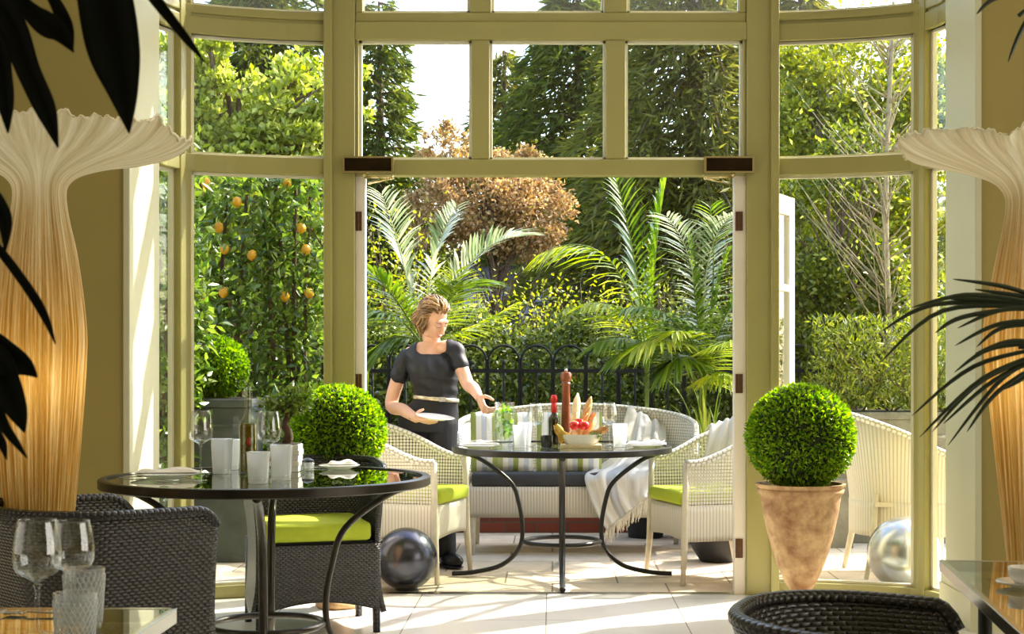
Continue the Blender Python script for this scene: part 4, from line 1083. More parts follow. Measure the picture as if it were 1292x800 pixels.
LV = [([(20, -190), (98, -120), (130, -30), (147, 60), (158, 120), (163, 168)], [.004, .016, .030, .031, .017, .0008], 'broad blade'),
      ([(-170, -150), (-60, -70), (10, 20), (38, 90), (60, 140), (73, 186)], [.006, .014, .017, .014, .012, .0008], ''),
      ([(-150, -60), (-60, -20), (-8, 40), (5, 100), (9, 135), (10, 168)], [.005, .012, .013, .012, .009, .0008], ''),
      ([(-140, -110), (-20, -60), (30, 5), (58, 30), (78, 42), (93, 66)], [.004, .006, .009, .014, .012, .0006], ''),
      ([(-60, -90), (30, -50), (62, -10), (78, 18), (86, 40), (92, 64)], [.003, .005, .006, .008, .008, .0006], ''),
      ([(40, -160), (150, -60), (195, -2), (222, 32), (240, 55), (258, 78)], [.003, .005, .0065, .0055, .004, .0006], ''),
      ([(-160, 250), (-60, 265), (-10, 305), (30, 355), (55, 395), (70, 434)], [.003, .004, .005, .0055, .005, .0006], ''),
      ([(-150, 200), (-80, 210), (-20, 240), (0, 265), (8, 285), (6, 320)], [.004, .008, .011, .012, .008, .0006], ''),
      ([(-160, 380), (-80, 410), (-20, 438), (10, 452), (32, 462), (47, 476)], [.006, .014, .024, .020, .012, .0008], ''),
      ([(-120, 400), (-50, 425), (-8, 450), (10, 485), (24, 520), (31, 546)], [.006, .014, .02, .018, .012, .0008], ''),
      ([(-110, 440), (-50, 470), (-10, 505), (8, 540), (22, 560), (34, 578)], [.004, .006, .007, .006, .004, .0006], ''),
      ([(-110, 430), (-60, 470), (-18, 520), (-4, 548), (4, 562), (8, 580)], [.004, .008, .009, .007, .005, .0006], '')]
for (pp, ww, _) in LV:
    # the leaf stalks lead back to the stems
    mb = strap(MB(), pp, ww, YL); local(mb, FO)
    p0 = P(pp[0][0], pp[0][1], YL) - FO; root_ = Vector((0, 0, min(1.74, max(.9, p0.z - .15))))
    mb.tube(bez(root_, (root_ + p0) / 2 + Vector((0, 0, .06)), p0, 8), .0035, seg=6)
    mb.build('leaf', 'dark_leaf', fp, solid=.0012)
# palm frond reaching in from the right
YR = 2.9
rp = thing('foreground_palm', 'dark feathery palm frond reaching in at the right edge', 'potted plant', (1.08, YR - .72, 0)); RO = Vector(rp.location)
MB().lathe([(0, 0), (.13, 0), (.16, .34), (.165, .36), (.15, .36), (.14, .31), (0, .31)], seg=36).build('pot', 'black_pot', rp, angle=50)
MB().lathe([(0, .305), (.14, .305), (.14, .315), (0, .315)], seg=24).build('soil', 'soil', rp)
def blade(mb, pts, wmax, Yo=0):
    pts = catmull(pts, 6); n = len(pts)
    def fn(u, v):
        i = min(n - 1, int(round(v * (n - 1)))); a = pts[max(0, i - 1)]; b = pts[min(n - 1, i + 1)]; t = (b - a).normalized()
        s = t.cross(Vector((0, 1, 0))).normalized(); k = 2 * u - 1; w = wmax * max(.06, math.sin(PI * min(1, .12 + .88 * v)) ** .7)
        return pts[i] + s * w * k + Vector((0, abs(k) * w * .8, 0))
    mb.grid(4, n - 1, fn)
fronds = [([(1560, 470), (1440, 402), (1330, 384), (1200, 376)], [((1300, 384), (1180, 384), (1112, 418)), ((1310, 388), (1190, 392), (1110, 458)), ((1300, 380), (1220, 372), (1150, 388)), ((1330, 382), (1270, 362), (1202, 352)),
           ((1340, 385), (1260, 374), (1212, 370)), ((1345, 395), (1270, 390), (1208, 414)), ((1350, 405), (1265, 408), (1205, 436)), ((1350, 410), (1270, 412), (1232, 438)), ((1300, 386), (1215, 400), (1180, 420)), ((1310, 376), (1280, 372), (1230, 365))]),
          ([(1560, 560), (1440, 470), (1350, 440), (1285, 438)], [((1320, 432), (1250, 440), (1204, 470)), ((1330, 436), (1230, 462), (1150, 525)), ((1330, 440), (1240, 478), (1160, 552)), ((1330, 445), (1255, 480), (1190, 535)), ((1325, 446), (1265, 478), (1196, 562)),
           ((1330, 448), (1260, 494), (1220, 545)), ((1325, 445), (1240, 480), (1176, 545)), ((1330, 450), (1290, 478), (1265, 492)), ((1335, 440), (1280, 430), (1230, 446))]),
          ([(1420, -160), (1370, -60), (1320, -10), (1285, 20)], [((1300, -10), (1255, -2), (1232, 18)), ((1310, 0), (1288, 40), (1272, 78))])]
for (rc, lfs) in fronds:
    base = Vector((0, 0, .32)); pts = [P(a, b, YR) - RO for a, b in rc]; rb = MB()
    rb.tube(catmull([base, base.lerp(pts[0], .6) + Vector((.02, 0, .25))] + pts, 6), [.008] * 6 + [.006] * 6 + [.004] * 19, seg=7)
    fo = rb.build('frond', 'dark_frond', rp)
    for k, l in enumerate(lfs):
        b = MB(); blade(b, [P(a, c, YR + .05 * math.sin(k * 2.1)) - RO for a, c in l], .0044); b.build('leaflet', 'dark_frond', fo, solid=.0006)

# ------------------------------------------------------------------ terrace planting
def planter_box(o, x0, x1, y0, y1, h, mat, lip=.02):
    mb = MB(); mb.box(x0, x1, y0, y1, 0, h - .05); mb.box(x0 - lip, x1 + lip, y0 - lip, y1 + lip, h - .05, h); mb.box(x0 - .006, x1 + .006, y0 - .006, y1 + .006, h - .17, h - .15)
    mb.build('planter', mat, o, smooth=False, bevel=.006)
    MB().box(x0 + .01, x1 - .01, y0 + .01, y1 - .01, h - .03, h + .004).build('soil', 'soil', o, smooth=False)
def branchy(o, name, base, tips, r0, mat='bark', wob=.06):
    mb = MB()
    for t in tips:
        b = Vector(base) if not isinstance(base[0], (list, tuple, Vector)) else Vector(random.choice(base)); t = Vector(t)
        m = (b + t) / 2 + Vector((random.uniform(-wob, wob), random.uniform(-wob, wob), random.uniform(0, wob)))
        mb.tube(bez(b, m, t, 8), [r0 * (1 - .82 * i / 8) for i in range(9)], seg=6)
    return mb.build(name, mat, o)
# lead trough with a box hedge block, outside the left window
o = thing('lead_planter', 'square lead planter with rounded box bush outside left window', 'potted plant', (X(272, 9.3), 9.35, 0))
planter_box(o, -.24, .24, -.22, .22, .99, 'lead')
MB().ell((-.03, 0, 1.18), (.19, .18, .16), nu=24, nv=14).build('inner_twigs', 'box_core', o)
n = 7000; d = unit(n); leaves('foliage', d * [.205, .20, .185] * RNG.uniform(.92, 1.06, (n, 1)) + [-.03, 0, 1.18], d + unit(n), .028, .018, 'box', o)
# espaliered citrus trees behind it
def citrus(label, px0, px1, Y, fruit, n, base_h=.9):
    xc = X((px0 + px1) / 2, Y); o = thing('citrus_tree', label, 'tree', (xc, Y, 0)); hw = (X(px1, Y) - X(px0, Y)) / 2
    for k in range(5):
        x_ = -hw * .8 + hw * 1.6 * k / 4; z1 = Z(222, Y) + random.uniform(-.1, .1)
        pts = catmull([(x_ * .75, 0, 0), (x_ + random.uniform(-.05, .05), .02, .6), (x_ + random.uniform(-.06, .06), 0, 1.2), (x_ + random.uniform(-.08, .08), .02, z1)], 6)
        m = MB(); m.tube(pts, [.028 - .017 * i / 18 for i in range(19)], seg=8)
        for j in range(5):
            q = pts[7 + 2 * j]; e = q + Vector((random.uniform(-.22, .22), random.uniform(-.12, .05), random.uniform(.05, .25))); m.tube(bez(q, (q + e) / 2 + Vector((0, 0, .03)), e, 5), [.008, .007, .006, .005, .004, .003], seg=5)
        m.build('trunk', 'bark', o)
    c = np.stack([RNG.uniform(-hw, hw, n), RNG.normal(0, .13, n), RNG.uniform(.55, Z(205, Y), n)], 1)
    g = np.sin(c[:, 0] * 17 + 2 * np.sin(c[:, 2] * 9)) * np.sin(c[:, 2] * 14 + c[:, 0] * 4); c = c[(g > -.35) | (RNG.random(n) < .25)]
    leaves('foliage', c, unit(len(c)) * .9 + [0, -.25, -.25], .078, .036, 'citrus', o, fold=.2)
    for (px, py) in fruit:
        p = P(px, py, Y - .15) - Vector((xc, Y, 0)); f = MB(); f.lathe([(0, -.042), (.012, -.036), (.030, -.018), (.034, .004), (.026, .026), (.010, .036), (0, .037)], seg=16); f.v = [tuple(Vector(q) * random.uniform(.9, 1.0) * 1.0 + p) for q in f.v]; f.build('fruit', 'lemon', o)
citrus('espaliered citrus tree with orange fruit outside the left window', 212, 352, 10.15, [(260, 231), (276, 287), (283, 314), (256, 374), (282, 369), (318, 322), (299, 255)], 4200)
citrus('espaliered citrus tree with orange fruit beside the left door post', 330, 420, 10.25, [(362, 231), (380, 288), (386, 315), (390, 370), (359, 374), (355, 170), (286, 172), (310, 100)][:5], 2900)
# bay bush below
o = thing('camellia_bush', 'glossy low bush at the foot of the citrus trees', 'bush', (X(385, 9.7), 9.75, 0))
branchy(o, 'stem', (0, 0, 0), [(.1 * math.cos(k), .08 * math.sin(k), .75) for k in range(7)], .012)
c_, d_ = blob((0, 0, .62), (.24, .2, .42), 1500, 40); leaves('foliage', c_, d_, .075, .038, 'citrus', o)
o = thing('camellia_bush', 'glossy dark climber beside the far left return window', 'bush', (X(196, 9.0), 9.0, 0))
branchy(o, 'stem', (0, 0, 0), [(.08 * math.cos(k), .08 * math.sin(k), 2.2) for k in range(7)], .02)
c_, d_ = blob((0, 0, 1.35), (.30, .25, 1.25), 5200, 70); leaves('foliage', c_, d_, .075, .036, 'citrus', o)

# garden wall, hooped iron fence, hedge
MB().box(-2.6, 2.6, 10.75, 10.91, -.05, .36).build('wall_garden', 'brick', smooth=False)['kind'] = 'structure'
fe = thing('hooped_fence', 'black iron fence with hooped tops in front of the dark hedge', 'fence', (0, 10.83, .36))
zh = Z(436, 10.83) - .36; zl = Z(468, 10.83) - .36; pitch = .236
for k in range(-8, 9):
    x0 = X(677, 10.83) + k * pitch; h = MB(); r_ = pitch * .47; pts = [Vector((x0 - r_, 0, 0)), Vector((x0 - r_, 0, zh - r_))] + [Vector((x0 - r_ * math.cos(a), 0, zh - r_ + r_ * math.sin(a))) for a in [PI * i / 14 for i in range(1, 14)]] + [Vector((x0 + r_, 0, zh - r_)), Vector((x0 + r_, 0, 0))]
    h.tube(pts, .0085, seg=7); h.tube([(x0, 0, 0), (x0, 0, zl + .05)], .0075, seg=7); h.ell((x0, 0, zl + .06), (.014, .014, .02), nu=10, nv=6); h.build('hoop', 'fence', fe)
for z_ in (.08, zl):
    MB().box(-2.1, 2.1, -.008, .008, z_ - .014, z_ + .014).build('rail', 'fence', fe, smooth=False)
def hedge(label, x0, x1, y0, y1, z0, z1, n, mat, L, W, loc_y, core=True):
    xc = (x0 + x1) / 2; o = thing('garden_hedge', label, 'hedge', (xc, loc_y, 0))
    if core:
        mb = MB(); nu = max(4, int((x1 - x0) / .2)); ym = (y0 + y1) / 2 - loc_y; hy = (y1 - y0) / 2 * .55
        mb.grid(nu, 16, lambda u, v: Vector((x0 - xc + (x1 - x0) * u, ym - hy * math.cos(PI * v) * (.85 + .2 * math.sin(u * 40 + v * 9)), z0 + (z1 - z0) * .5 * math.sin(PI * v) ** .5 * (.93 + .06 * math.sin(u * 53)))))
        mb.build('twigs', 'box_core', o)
    x = RNG.uniform(x0, x1, n) - xc; t = RNG.uniform(0, PI, n); t = np.where(t > PI * .72, t * .6, t); zz = z0 + (z1 - z0) * np.sin(t) ** .5 * RNG.uniform(.25, 1.0, n) ** .5
    y = (y0 + y1) / 2 - loc_y - (y1 - y0) / 2 * np.cos(t) * RNG.uniform(.6, 1.05, n)
    zz = zz + .10 * np.sin(x * 7.3) * (zz > z0 + .7 * (z1 - z0)) + RNG.normal(0, .03, n)
    leaves('foliage', np.stack([x, y, zz], 1), unit(n) + [0, -.5, .2], L, W, mat, o); return o
hedge('dark glossy hedge growing behind the hooped iron fence', -1.85, 1.85, 11.06, 11.86, -.05, 1.54, 34000, 'ivy', .052, .030, 11.4)

def palm(label, base, fr, mat, Lf, npair=30, pot=True, trunk_r=.022):
    """fr: list of (start, middle, tip, leaflet length factor, material, droop)"""
    o = thing('kentia_palm', label, 'palm', base); B = Vector(base)
    if pot:
        MB().lathe([(0, 0), (.12, 0), (.155, .24), (.165, .27), (.15, .27), (.14, .22), (0, .22)], seg=40).build('pot', 'black_pot', o, angle=50)
    for (p0, p1, p2, lf, mt, droop) in fr:
        p0, p1, p2 = Vector(p0) - B, Vector(p1) - B, Vector(p2) - B
        pts = through(p0, p1, p2, 24); rb = MB()
        rb.tube([Vector((0, 0, .25)), Vector((p0.x * .4, p0.y * .4, max(.3, p0.z * .6)))] + pts, [trunk_r * .6, trunk_r * .5] + [.009 - .007 * i / 24 for i in range(25)], seg=7)
        fo = rb.build('frond', 'palm' if mt != 'palm_sheen' else 'palm_sheen', o)
        C = []; D = []; Ls = []
        side = (p2 - p0).cross(Vector((0, 0, 1))); side = side.normalized() if side.length > 1e-4 else Vector((0, 1, 0))
        for i in range(npair):
            t = .12 + .88 * i / (npair - 1); q = t * 24; a = int(min(23, q)); p = pts[a].lerp(pts[a + 1], q - a); tg = (pts[a + 1] - pts[a]).normalized()
            sd = tg.cross(Vector((0, 0, 1))); sd = sd.normalized() if sd.length > .2 else side
            up = sd.cross(tg)
            for s in (-1, 1):
                d = tg * (.55 + .5 * t) + sd * s * .8 + up * .25 + Vector((0, 0, -droop)) + Vector([random.uniform(-.08, .08) for _ in range(3)])
                C.append(p); D.append(d.normalized()); Ls.append(Lf * lf * (math.sin(PI * (.12 + .80 * t)) ** .6))
        # every leaflet: a long folded blade that arches over
        mb_v = []; mb_f = []
        for c, d, l in zip(C, D, Ls):
            s = d.cross(Vector((random.uniform(-.3, .3), random.uniform(-.3, .3), 1))).normalized(); w_ = .009 + .008 * l; k0 = len(mb_v)
            for t, ww in ((0, .25), (.25, 1), (.6, .85), (1, .03)):
                q = c + d * (l * t) + Vector((0, 0, -l * .28 * t * t)); mb_v += [q - s * w_ * ww, q + Vector((0, 0, -.004 * ww)), q + s * w_ * ww]
            for r_ in range(3):
                for e in range(2): z = k0 + r_ * 3 + e; mb_f.append((z, z + 1, z + 4, z + 3))
        m = MB(); m.add(mb_v, mb_f); m.build('leaflets', mt, fo)
    return o
YA = 10.15
palm('arching palm with sheen-whitened fronds behind the waitress', (X(532, YA), YA + .05, 0), [
    (P(540, 420, YA), P(596, 330, YA - .1), P(656, 298, YA - .3), 1.15, 'palm_sheen', -.15),
    (P(528, 420, YA), P(505, 318, YA), P(482, 246, YA - .2), 1.0, 'palm_sheen', .0),
    (P(536, 420, YA), P(548, 330, YA + .1), P(575, 262, YA), .9, 'palm_sheen', .1),
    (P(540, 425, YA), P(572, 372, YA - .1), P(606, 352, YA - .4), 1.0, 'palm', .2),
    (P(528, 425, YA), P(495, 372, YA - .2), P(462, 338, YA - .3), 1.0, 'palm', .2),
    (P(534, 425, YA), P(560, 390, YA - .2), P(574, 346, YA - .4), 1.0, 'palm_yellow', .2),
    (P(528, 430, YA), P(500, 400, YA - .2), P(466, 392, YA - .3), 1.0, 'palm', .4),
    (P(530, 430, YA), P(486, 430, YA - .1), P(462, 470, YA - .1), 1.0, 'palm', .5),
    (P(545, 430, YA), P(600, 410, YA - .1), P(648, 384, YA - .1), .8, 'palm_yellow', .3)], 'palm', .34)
YB = 10.2
palm('tall palm whose upright frond stands in the centre right of the doorway', (X(818, YB), 10.49, 0), [
    (P(815, 470, YB), P(803, 345, YB), P(776, 222, YB - .1), 1.15, 'palm', .05),
    (P(815, 470, YB), P(772, 332, YB - .1), P(686, 318, YB - .25), 1.15, 'palm_yellow', .55),
    (P(818, 470, YB), P(826, 330, YB), P(840, 228, YB), 1.0, 'palm', .1),
    (P(815, 470, YB), P(790, 400, YB - .2), P(742, 382, YB - .4), 1.0, 'palm_yellow', .4),
    (P(816, 470, YB), P(800, 430, YB - .2), P(756, 430, YB - .4), .95, 'palm', .5)], 'palm', .36)
YD = 10.05
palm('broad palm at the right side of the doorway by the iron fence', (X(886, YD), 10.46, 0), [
    (P(888, 480, YD), P(876, 350, YD), P(842, 274, YD - .2), 1.0, 'palm_sheen', .2),
    (P(890, 480, YD), P(892, 340, YD), P(924, 272, YD - .2), 1.0, 'palm_sheen', .2),
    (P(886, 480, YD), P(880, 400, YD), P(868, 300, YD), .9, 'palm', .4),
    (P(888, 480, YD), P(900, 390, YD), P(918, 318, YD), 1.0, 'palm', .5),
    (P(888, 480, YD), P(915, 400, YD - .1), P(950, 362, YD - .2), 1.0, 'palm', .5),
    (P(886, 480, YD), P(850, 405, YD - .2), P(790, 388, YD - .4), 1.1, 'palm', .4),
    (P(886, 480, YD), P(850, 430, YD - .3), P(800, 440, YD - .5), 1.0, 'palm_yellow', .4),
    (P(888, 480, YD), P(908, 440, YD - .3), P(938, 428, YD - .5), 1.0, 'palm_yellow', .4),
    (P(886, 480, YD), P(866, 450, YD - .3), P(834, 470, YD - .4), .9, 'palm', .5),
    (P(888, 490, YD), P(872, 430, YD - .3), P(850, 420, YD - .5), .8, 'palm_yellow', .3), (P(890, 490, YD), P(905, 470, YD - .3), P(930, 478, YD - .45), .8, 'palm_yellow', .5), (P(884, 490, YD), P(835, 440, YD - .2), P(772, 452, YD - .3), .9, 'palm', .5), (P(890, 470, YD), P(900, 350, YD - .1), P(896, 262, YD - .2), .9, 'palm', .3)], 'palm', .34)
def straps(label, px, Y, n, h, lean):
    o = thing('strap_leaved_plant', label, 'plant', (X(px, Y), Y, 0))
    MB().lathe([(0, 0), (.12, 0), (.15, .2), (.155, .24), (.14, .24), (.13, .2), (0, .2)], seg=30).build('pot', 'black_pot', o, angle=50)
    mb = MB()
    for k in range(n):
        a = random.random() * 2 * PI; hh = h * random.uniform(.7, 1.1); ln = lean * random.uniform(.3, 1.2); s = Vector((-math.sin(a), math.cos(a), 0))
        for v0 in (0,):
            pts = bez((0, 0, .2), (ln * .25 * math.cos(a), ln * .25 * math.sin(a), hh * .75), (ln * math.cos(a), ln * math.sin(a), hh * random.uniform(.75, 1.0)), 8); vs = []; fs = []
            for i, p in enumerate(pts):
                w_ = .013 * (1 - (i / 8) ** 2) + .0008; vs += [p - s * w_, p + Vector((0, 0, -.004)), p + s * w_]
            for i in range(8):
                for e in range(2): z = i * 3 + e; fs.append((z, z + 1, z + 4, z + 3))
            mb.add(vs, fs)
    mb.build('blades', 'grass', o)
straps('clump of upright strap leaves behind the throw on the sofa', 893, 10.1, 34, 1.18, .26)
straps('clump of yellow green strap leaves beside the right chair', 918, 9.72, 30, .95, .26)
# black planters under and beside the sofa (bowls)
def bowl(label, px, Y, r, h):
    o = thing('black_bowl_planter', label, 'planter', (X(px, Y), Y, 0))
    MB().lathe([(0, 0), (r * .6, 0), (r * .9, h * .4), (r, h * .85), (r * 1.03, h), (r * .94, h), (r * .85, h * .6), (0, h * .6)], seg=40).build('bowl', 'black_pot', o, angle=50)
    MB().lathe([(0, h * .58), (r * .86, h * .58), (r * .86, h * .7), (0, h * .7)], seg=30).build('soil', 'soil', o)
    c_, d_ = blob((0, 0, h + .08), (r * .8, r * .8, .14), 320, 20); leaves('foliage', c_, d_, .06, .03, 'ivy', o)
bowl('low black bowl planter at the right behind the white chair legs', 905, 9.2, .17, .19)

# right side, outside the window
o = thing('stone_planter', 'long dark stone planter with wispy shrubs outside right window', 'potted plant', (X(1125, 10.3), 10.35, 0))
planter_box(o, -.52, .62, -.22, .22, .88, 'stone', .01)
branchy(o, 'stem', [(x_, 0, .86) for x_ in (-.4, -.2, 0, .2, .4)], [(random.uniform(-.55, .6), random.uniform(-.15, .15), random.uniform(1.1, 1.55)) for _ in range(26)], .007)
c_ = np.stack([RNG.uniform(-.54, .62, 5200), RNG.normal(0, .14, 5200), .9 + RNG.random(5200) ** 1.4 * .62], 1); leaves('foliage', c_, unit(5200) + [0, 0, .9], .055, .015, 'tree_mid', o)
MB().box(X(1035, 9.9) , X(1075, 9.9), 9.86, 10.0, -.02, Z(605, 9.9)).build('wall_low', 'stone', smooth=False)['kind'] = 'structure'
# ------------------------------------------------------------------ trees and the garden behind
def tree(label, name, px, Y, trunk_r, blobs, mat, L, W, tips=18, bark='bark', base=0.0, cat='tree', spread=.28, shell=.4, droop=0.0):
    """blobs: (px, py, dY, rx_px, rz_px, leaves, clumps)"""
    o = thing(name, label, cat, (X(px, Y), Y, -.05)); B = Vector(o.location)
    top = max(Z(b[1], Y) for b in blobs)
    mb = MB(); cz = sum(Z(b[1], Y) for b in blobs) / len(blobs)
    mb.tube(catmull([(0, 0, 0), (.02, .02, cz * .4), (-.03, 0, cz * .8), (.02, 0, (cz + top) / 2)], 6), [trunk_r * (1 - .75 * i / 18) for i in range(19)], seg=9)
    Cs = []; Ds = []
    for (bx, by, dy, rx, rz, n, cl) in blobs:
        c = P(bx, by, Y) - B + Vector((0, dy, 0)); rX = rx * Y / F; rZ = rz * Y / F; rY = min(rX, rZ) * .9
        a, d = blob(tuple(c), (rX, rY, rZ), n, cl, spread, shell, droop=droop); Cs.append(a); Ds.append(d)
        for k in range(max(2, tips // len(blobs))):
            e = Vector(a[RNG.integers(0, n)]); z0 = random.uniform(.45, .95) * c.z; s = Vector((0, 0, min(max(.2, z0), cz)))
            mb.tube(bez(s, (s + e) / 2 + Vector((random.uniform(-.2, .2), 0, random.uniform(.0, .3))), e, 7), [trunk_r * .4 * (1 - .85 * i / 7) for i in range(8)], seg=5)
    mb.build('trunk', bark, o); leaves('foliage', np.concatenate(Cs), np.concatenate(Ds), L, W, mat, o); return o
def conifer(label, px, Y, ztop, zlow, R, nb, needles, mat, L=.22, W=.035, sparse=1.0, droop=.35, open_side=None):
    o = thing('conifer_tree', label, 'tree', (X(px, Y), Y, -.05)); mb = MB()
    mb.tube([(0, 0, 0), (.03, 0, ztop * .5), (0, 0, ztop)], [.16, .10, .02], seg=10); mb.build('trunk', 'bark', o)
    br = MB(); C = []; D = []
    for k in range(nb):
        t = (k + .5) / nb; z = zlow + (ztop - zlow) * t; a = k * 2.39996 + random.uniform(-.3, .3)
        ln = R * (1 - t) ** .75 * random.uniform(.65, 1.1) + .12
        d = Vector((math.cos(a), math.sin(a), 0)); e = d * ln + Vector((0, 0, z - ln * droop * .55)); m = d * ln * .55 + Vector((0, 0, z + ln * .16))
        pts = bez((0, 0, z), m, e, 8); br.tube(pts, [.03 * (1 - .8 * i / 8) for i in range(9)], seg=5)
        m_ = int(needles / nb * (.35 + ln / R))
        for q in range(m_):
            s = (random.random()) ** .7; i = min(7, int(s * 8)); p = pts[i].lerp(pts[i + 1], s * 8 - i)
            sd = Vector((-d.y, d.x, 0)) * random.gauss(0, .30 * ln * (1 - .6 * s) * .5 + .04)
            C.append(p + sd + Vector((0, 0, random.gauss(-.04, .06)))); D.append(d * .7 + sd * 1.2 + Vector((random.gauss(0, .3), random.gauss(0, .3), random.gauss(-.35, .3))))
    br.build('branches', 'bark', o); leaves('needles', np.array([tuple(c) for c in C]), np.array([tuple(d) for d in D]), L, W, mat, o); return o
# the big conifers
conifer('dark pointed conifer seen through the left fanlight pane', 478, 24.0, Z(-2, 24), .8, 1.75, 90, 13000, 'conifer', L=.24, W=.045)
conifer('dense drooping conifer filling the right fanlight pane', 872, 20.0, Z(-130, 20), .8, 3.5, 190, 40000, 'conifer_old', L=.24, W=.038, droop=.8)
conifer('dark conifer filling the middle fanlight pane', 728, 24.0, Z(-40, 24), .8, 3.0, 130, 27000, 'conifer', L=.26, W=.045, droop=.5)
conifer('smaller olive conifer between the two dark conifers', 636, 27.0, Z(60, 27), .6, 1.7, 80, 11000, 'conifer_old', L=.25, W=.045, droop=.3)
conifer('dark conifer at the far left behind the bright leafy tree', 330, 24.0, Z(-120, 24), .8, 2.9, 130, 26000, 'conifer', L=.28, W=.055, droop=.5)
conifer('sparse cedar with bare twigs behind the right hand trees', 1010, 22.5, Z(-60, 22.5), 1.0, 2.2, 100, 15000, 'conifer_old', L=.26, W=.04, droop=.5)
# copper tree
tree('copper leaved tree glowing above the palms in the doorway', 'copper_tree', 625, 17.0, .035, [(610, 258, 0, 92, 62, 7200, 110), (668, 270, .2, 54, 55, 3600, 60), (562, 198, .1, 38, 40, 1900, 40), (645, 215, .2, 50, 32, 1900, 40), (560, 268, -.2, 44, 46, 1800, 40), (660, 310, 0, 60, 22, 800, 30)], 'copper', .055, .032, tips=60, spread=.17)
# bright lime leaved tree on the left
tree('bright lime green leafy tree filling the left upper window', 'lime_tree', 300, 13.2, .08, [(300, 150, 0, 100, 58, 4200, 90), (372, 125, .2, 60, 62, 2500, 60), (228, 110, .1, 60, 70, 2500, 60), (258, 68, -.1, 42, 24, 500, 18), (330, 190, -.2, 110, 36, 2600, 60), (436, 130, 0, 30, 60, 360, 16), (190, 200, 0, 50, 110, 2300, 50)], 'tree_bright', .075, .05, tips=60, spread=.16)
tree('mid green shrubby tree behind the citrus espalier', 'garden_tree', 300, 12.2, .06, [(260, 320, .2, 90, 120, 4600, 80), (370, 330, .2, 60, 120, 3600, 70), (210, 400, 0, 60, 120, 2600, 50)], 'tree_mid', .075, .042, tips=30, spread=.2)
# right hand trees
tree('tall shrub tree with yellow green tips filling the right upper window', 'garden_tree', 1085, 12.5, .05, [(1030, 165, 0, 70, 50, 3600, 90), (1120, 155, 0, 70, 60, 4200, 90), (1062, 260, 0, 80, 70, 4600, 90), (1130, 300, .1, 60, 90, 4200, 80), (1190, 200, 0, 40, 150, 3600, 80), (1080, 80, .2, 110, 50, 2600, 90), (1010, 100, .3, 60, 60, 1600, 50)], 'tree_gold', .06, .032, tips=150, bark='palebark', spread=.2)
tree('dark glossy shrub low outside the right hand window', 'garden_tree', 1050, 11.3, .04, [(1020, 400, 0, 60, 80, 4200, 70), (1085, 380, 0, 60, 90, 4200, 70), (1150, 430, 0, 60, 90, 3600, 70), (1000, 300, .3, 40, 70, 1800, 40), (1100, 200, .3, 80, 50, 1500, 40)], 'tree_mid', .055, .028, tips=60, spread=.2)
o = thing('bare_tree', 'slim grey trunked tree nearly bare outside the right window', 'tree', (X(1119, 11.0), 11.0, -.05))
mb = MB(); mb.tube(catmull([(0, 0, 0), (.02, 0, 1.2), (-.01, 0, 2.4), (.05, 0, 3.9)], 6), [.042 - .03 * i / 18 for i in range(19)], seg=10)
for k in range(120):
    z0 = random.uniform(1.3, 3.7); a = random.uniform(0, 2 * PI); l = random.uniform(.3, .8); s = Vector((0, 0, z0)); e = s + Vector((l * math.cos(a), l * math.sin(a) * .6, l * random.uniform(.6, 1.3)))
    mb.tube(bez(s, (s + e) / 2 + Vector((.05 * math.cos(a), 0, -.04)), e, 6), [.008, .0065, .005, .004, .003, .0022, .001], seg=5)
mb.build('trunk', 'palebark', o)
c_ = np.stack([RNG.normal(0, .4, 500), RNG.normal(0, .3, 500), RNG.uniform(1.8, 4.3, 500)], 1); leaves('foliage', c_, unit(500), .05, .026, 'tree_bright', o)
# twiggy shrubs over the hedge
def twigs(label, px0, px1, py0, py1, Y, n, nl, mat):
    o = thing('twiggy_shrub', label, 'shrub', (X((px0 + px1) / 2, Y), Y, -.05)); B = Vector(o.location); mb = MB(); C = []
    for k in range(n):
        x_ = random.uniform(px0, px1); p0 = P(x_ + random.uniform(-30, 30), 440, Y) - B; p1 = P(x_, random.uniform(py0, py1), Y) - B + Vector((random.uniform(-.3, .3), random.uniform(-.3, .3), 0)); p0.z = .4; p0.x *= .6
        pts = bez(p0, (p0 + p1) / 2 + Vector((random.uniform(-.25, .25), 0, .15)), p1, 8); mb.tube(pts, [.012 - .010 * i / 8 for i in range(9)], seg=5)
        for q in range(3):
            s = pts[3 + q]; e = s + Vector((random.uniform(-.35, .35), random.uniform(-.2, .2), random.uniform(.05, .3))); mb.tube(bez(s, (s + e) / 2 + Vector((0, 0, .05)), e, 4), [.005, .004, .003, .002, .001], seg=4); C.append(e)
        C += pts[4:]
    C = np.array([tuple(c) for c in C]); k = RNG.integers(0, len(C), nl)
    mb.build('branches', 'bark', o); leaves('foliage', C[k] + RNG.normal(0, .09, (nl, 3)), unit(nl) + [0, 0, .2], .042, .022, mat, o)
twigs('tangled yellow green shrub above the hedge in the doorway centre', 590, 800, 345, 425, 12.6, 44, 3400, 'tree_gold')
twigs('tangled bare shrub above the hedge behind the right palms', 760, 960, 350, 425, 12.9, 44, 2600, 'tree_mid')
twigs('yellow green bush beside the left door jamb', 440, 560, 268, 420, 12.0, 40, 4200, 'tree_gold')
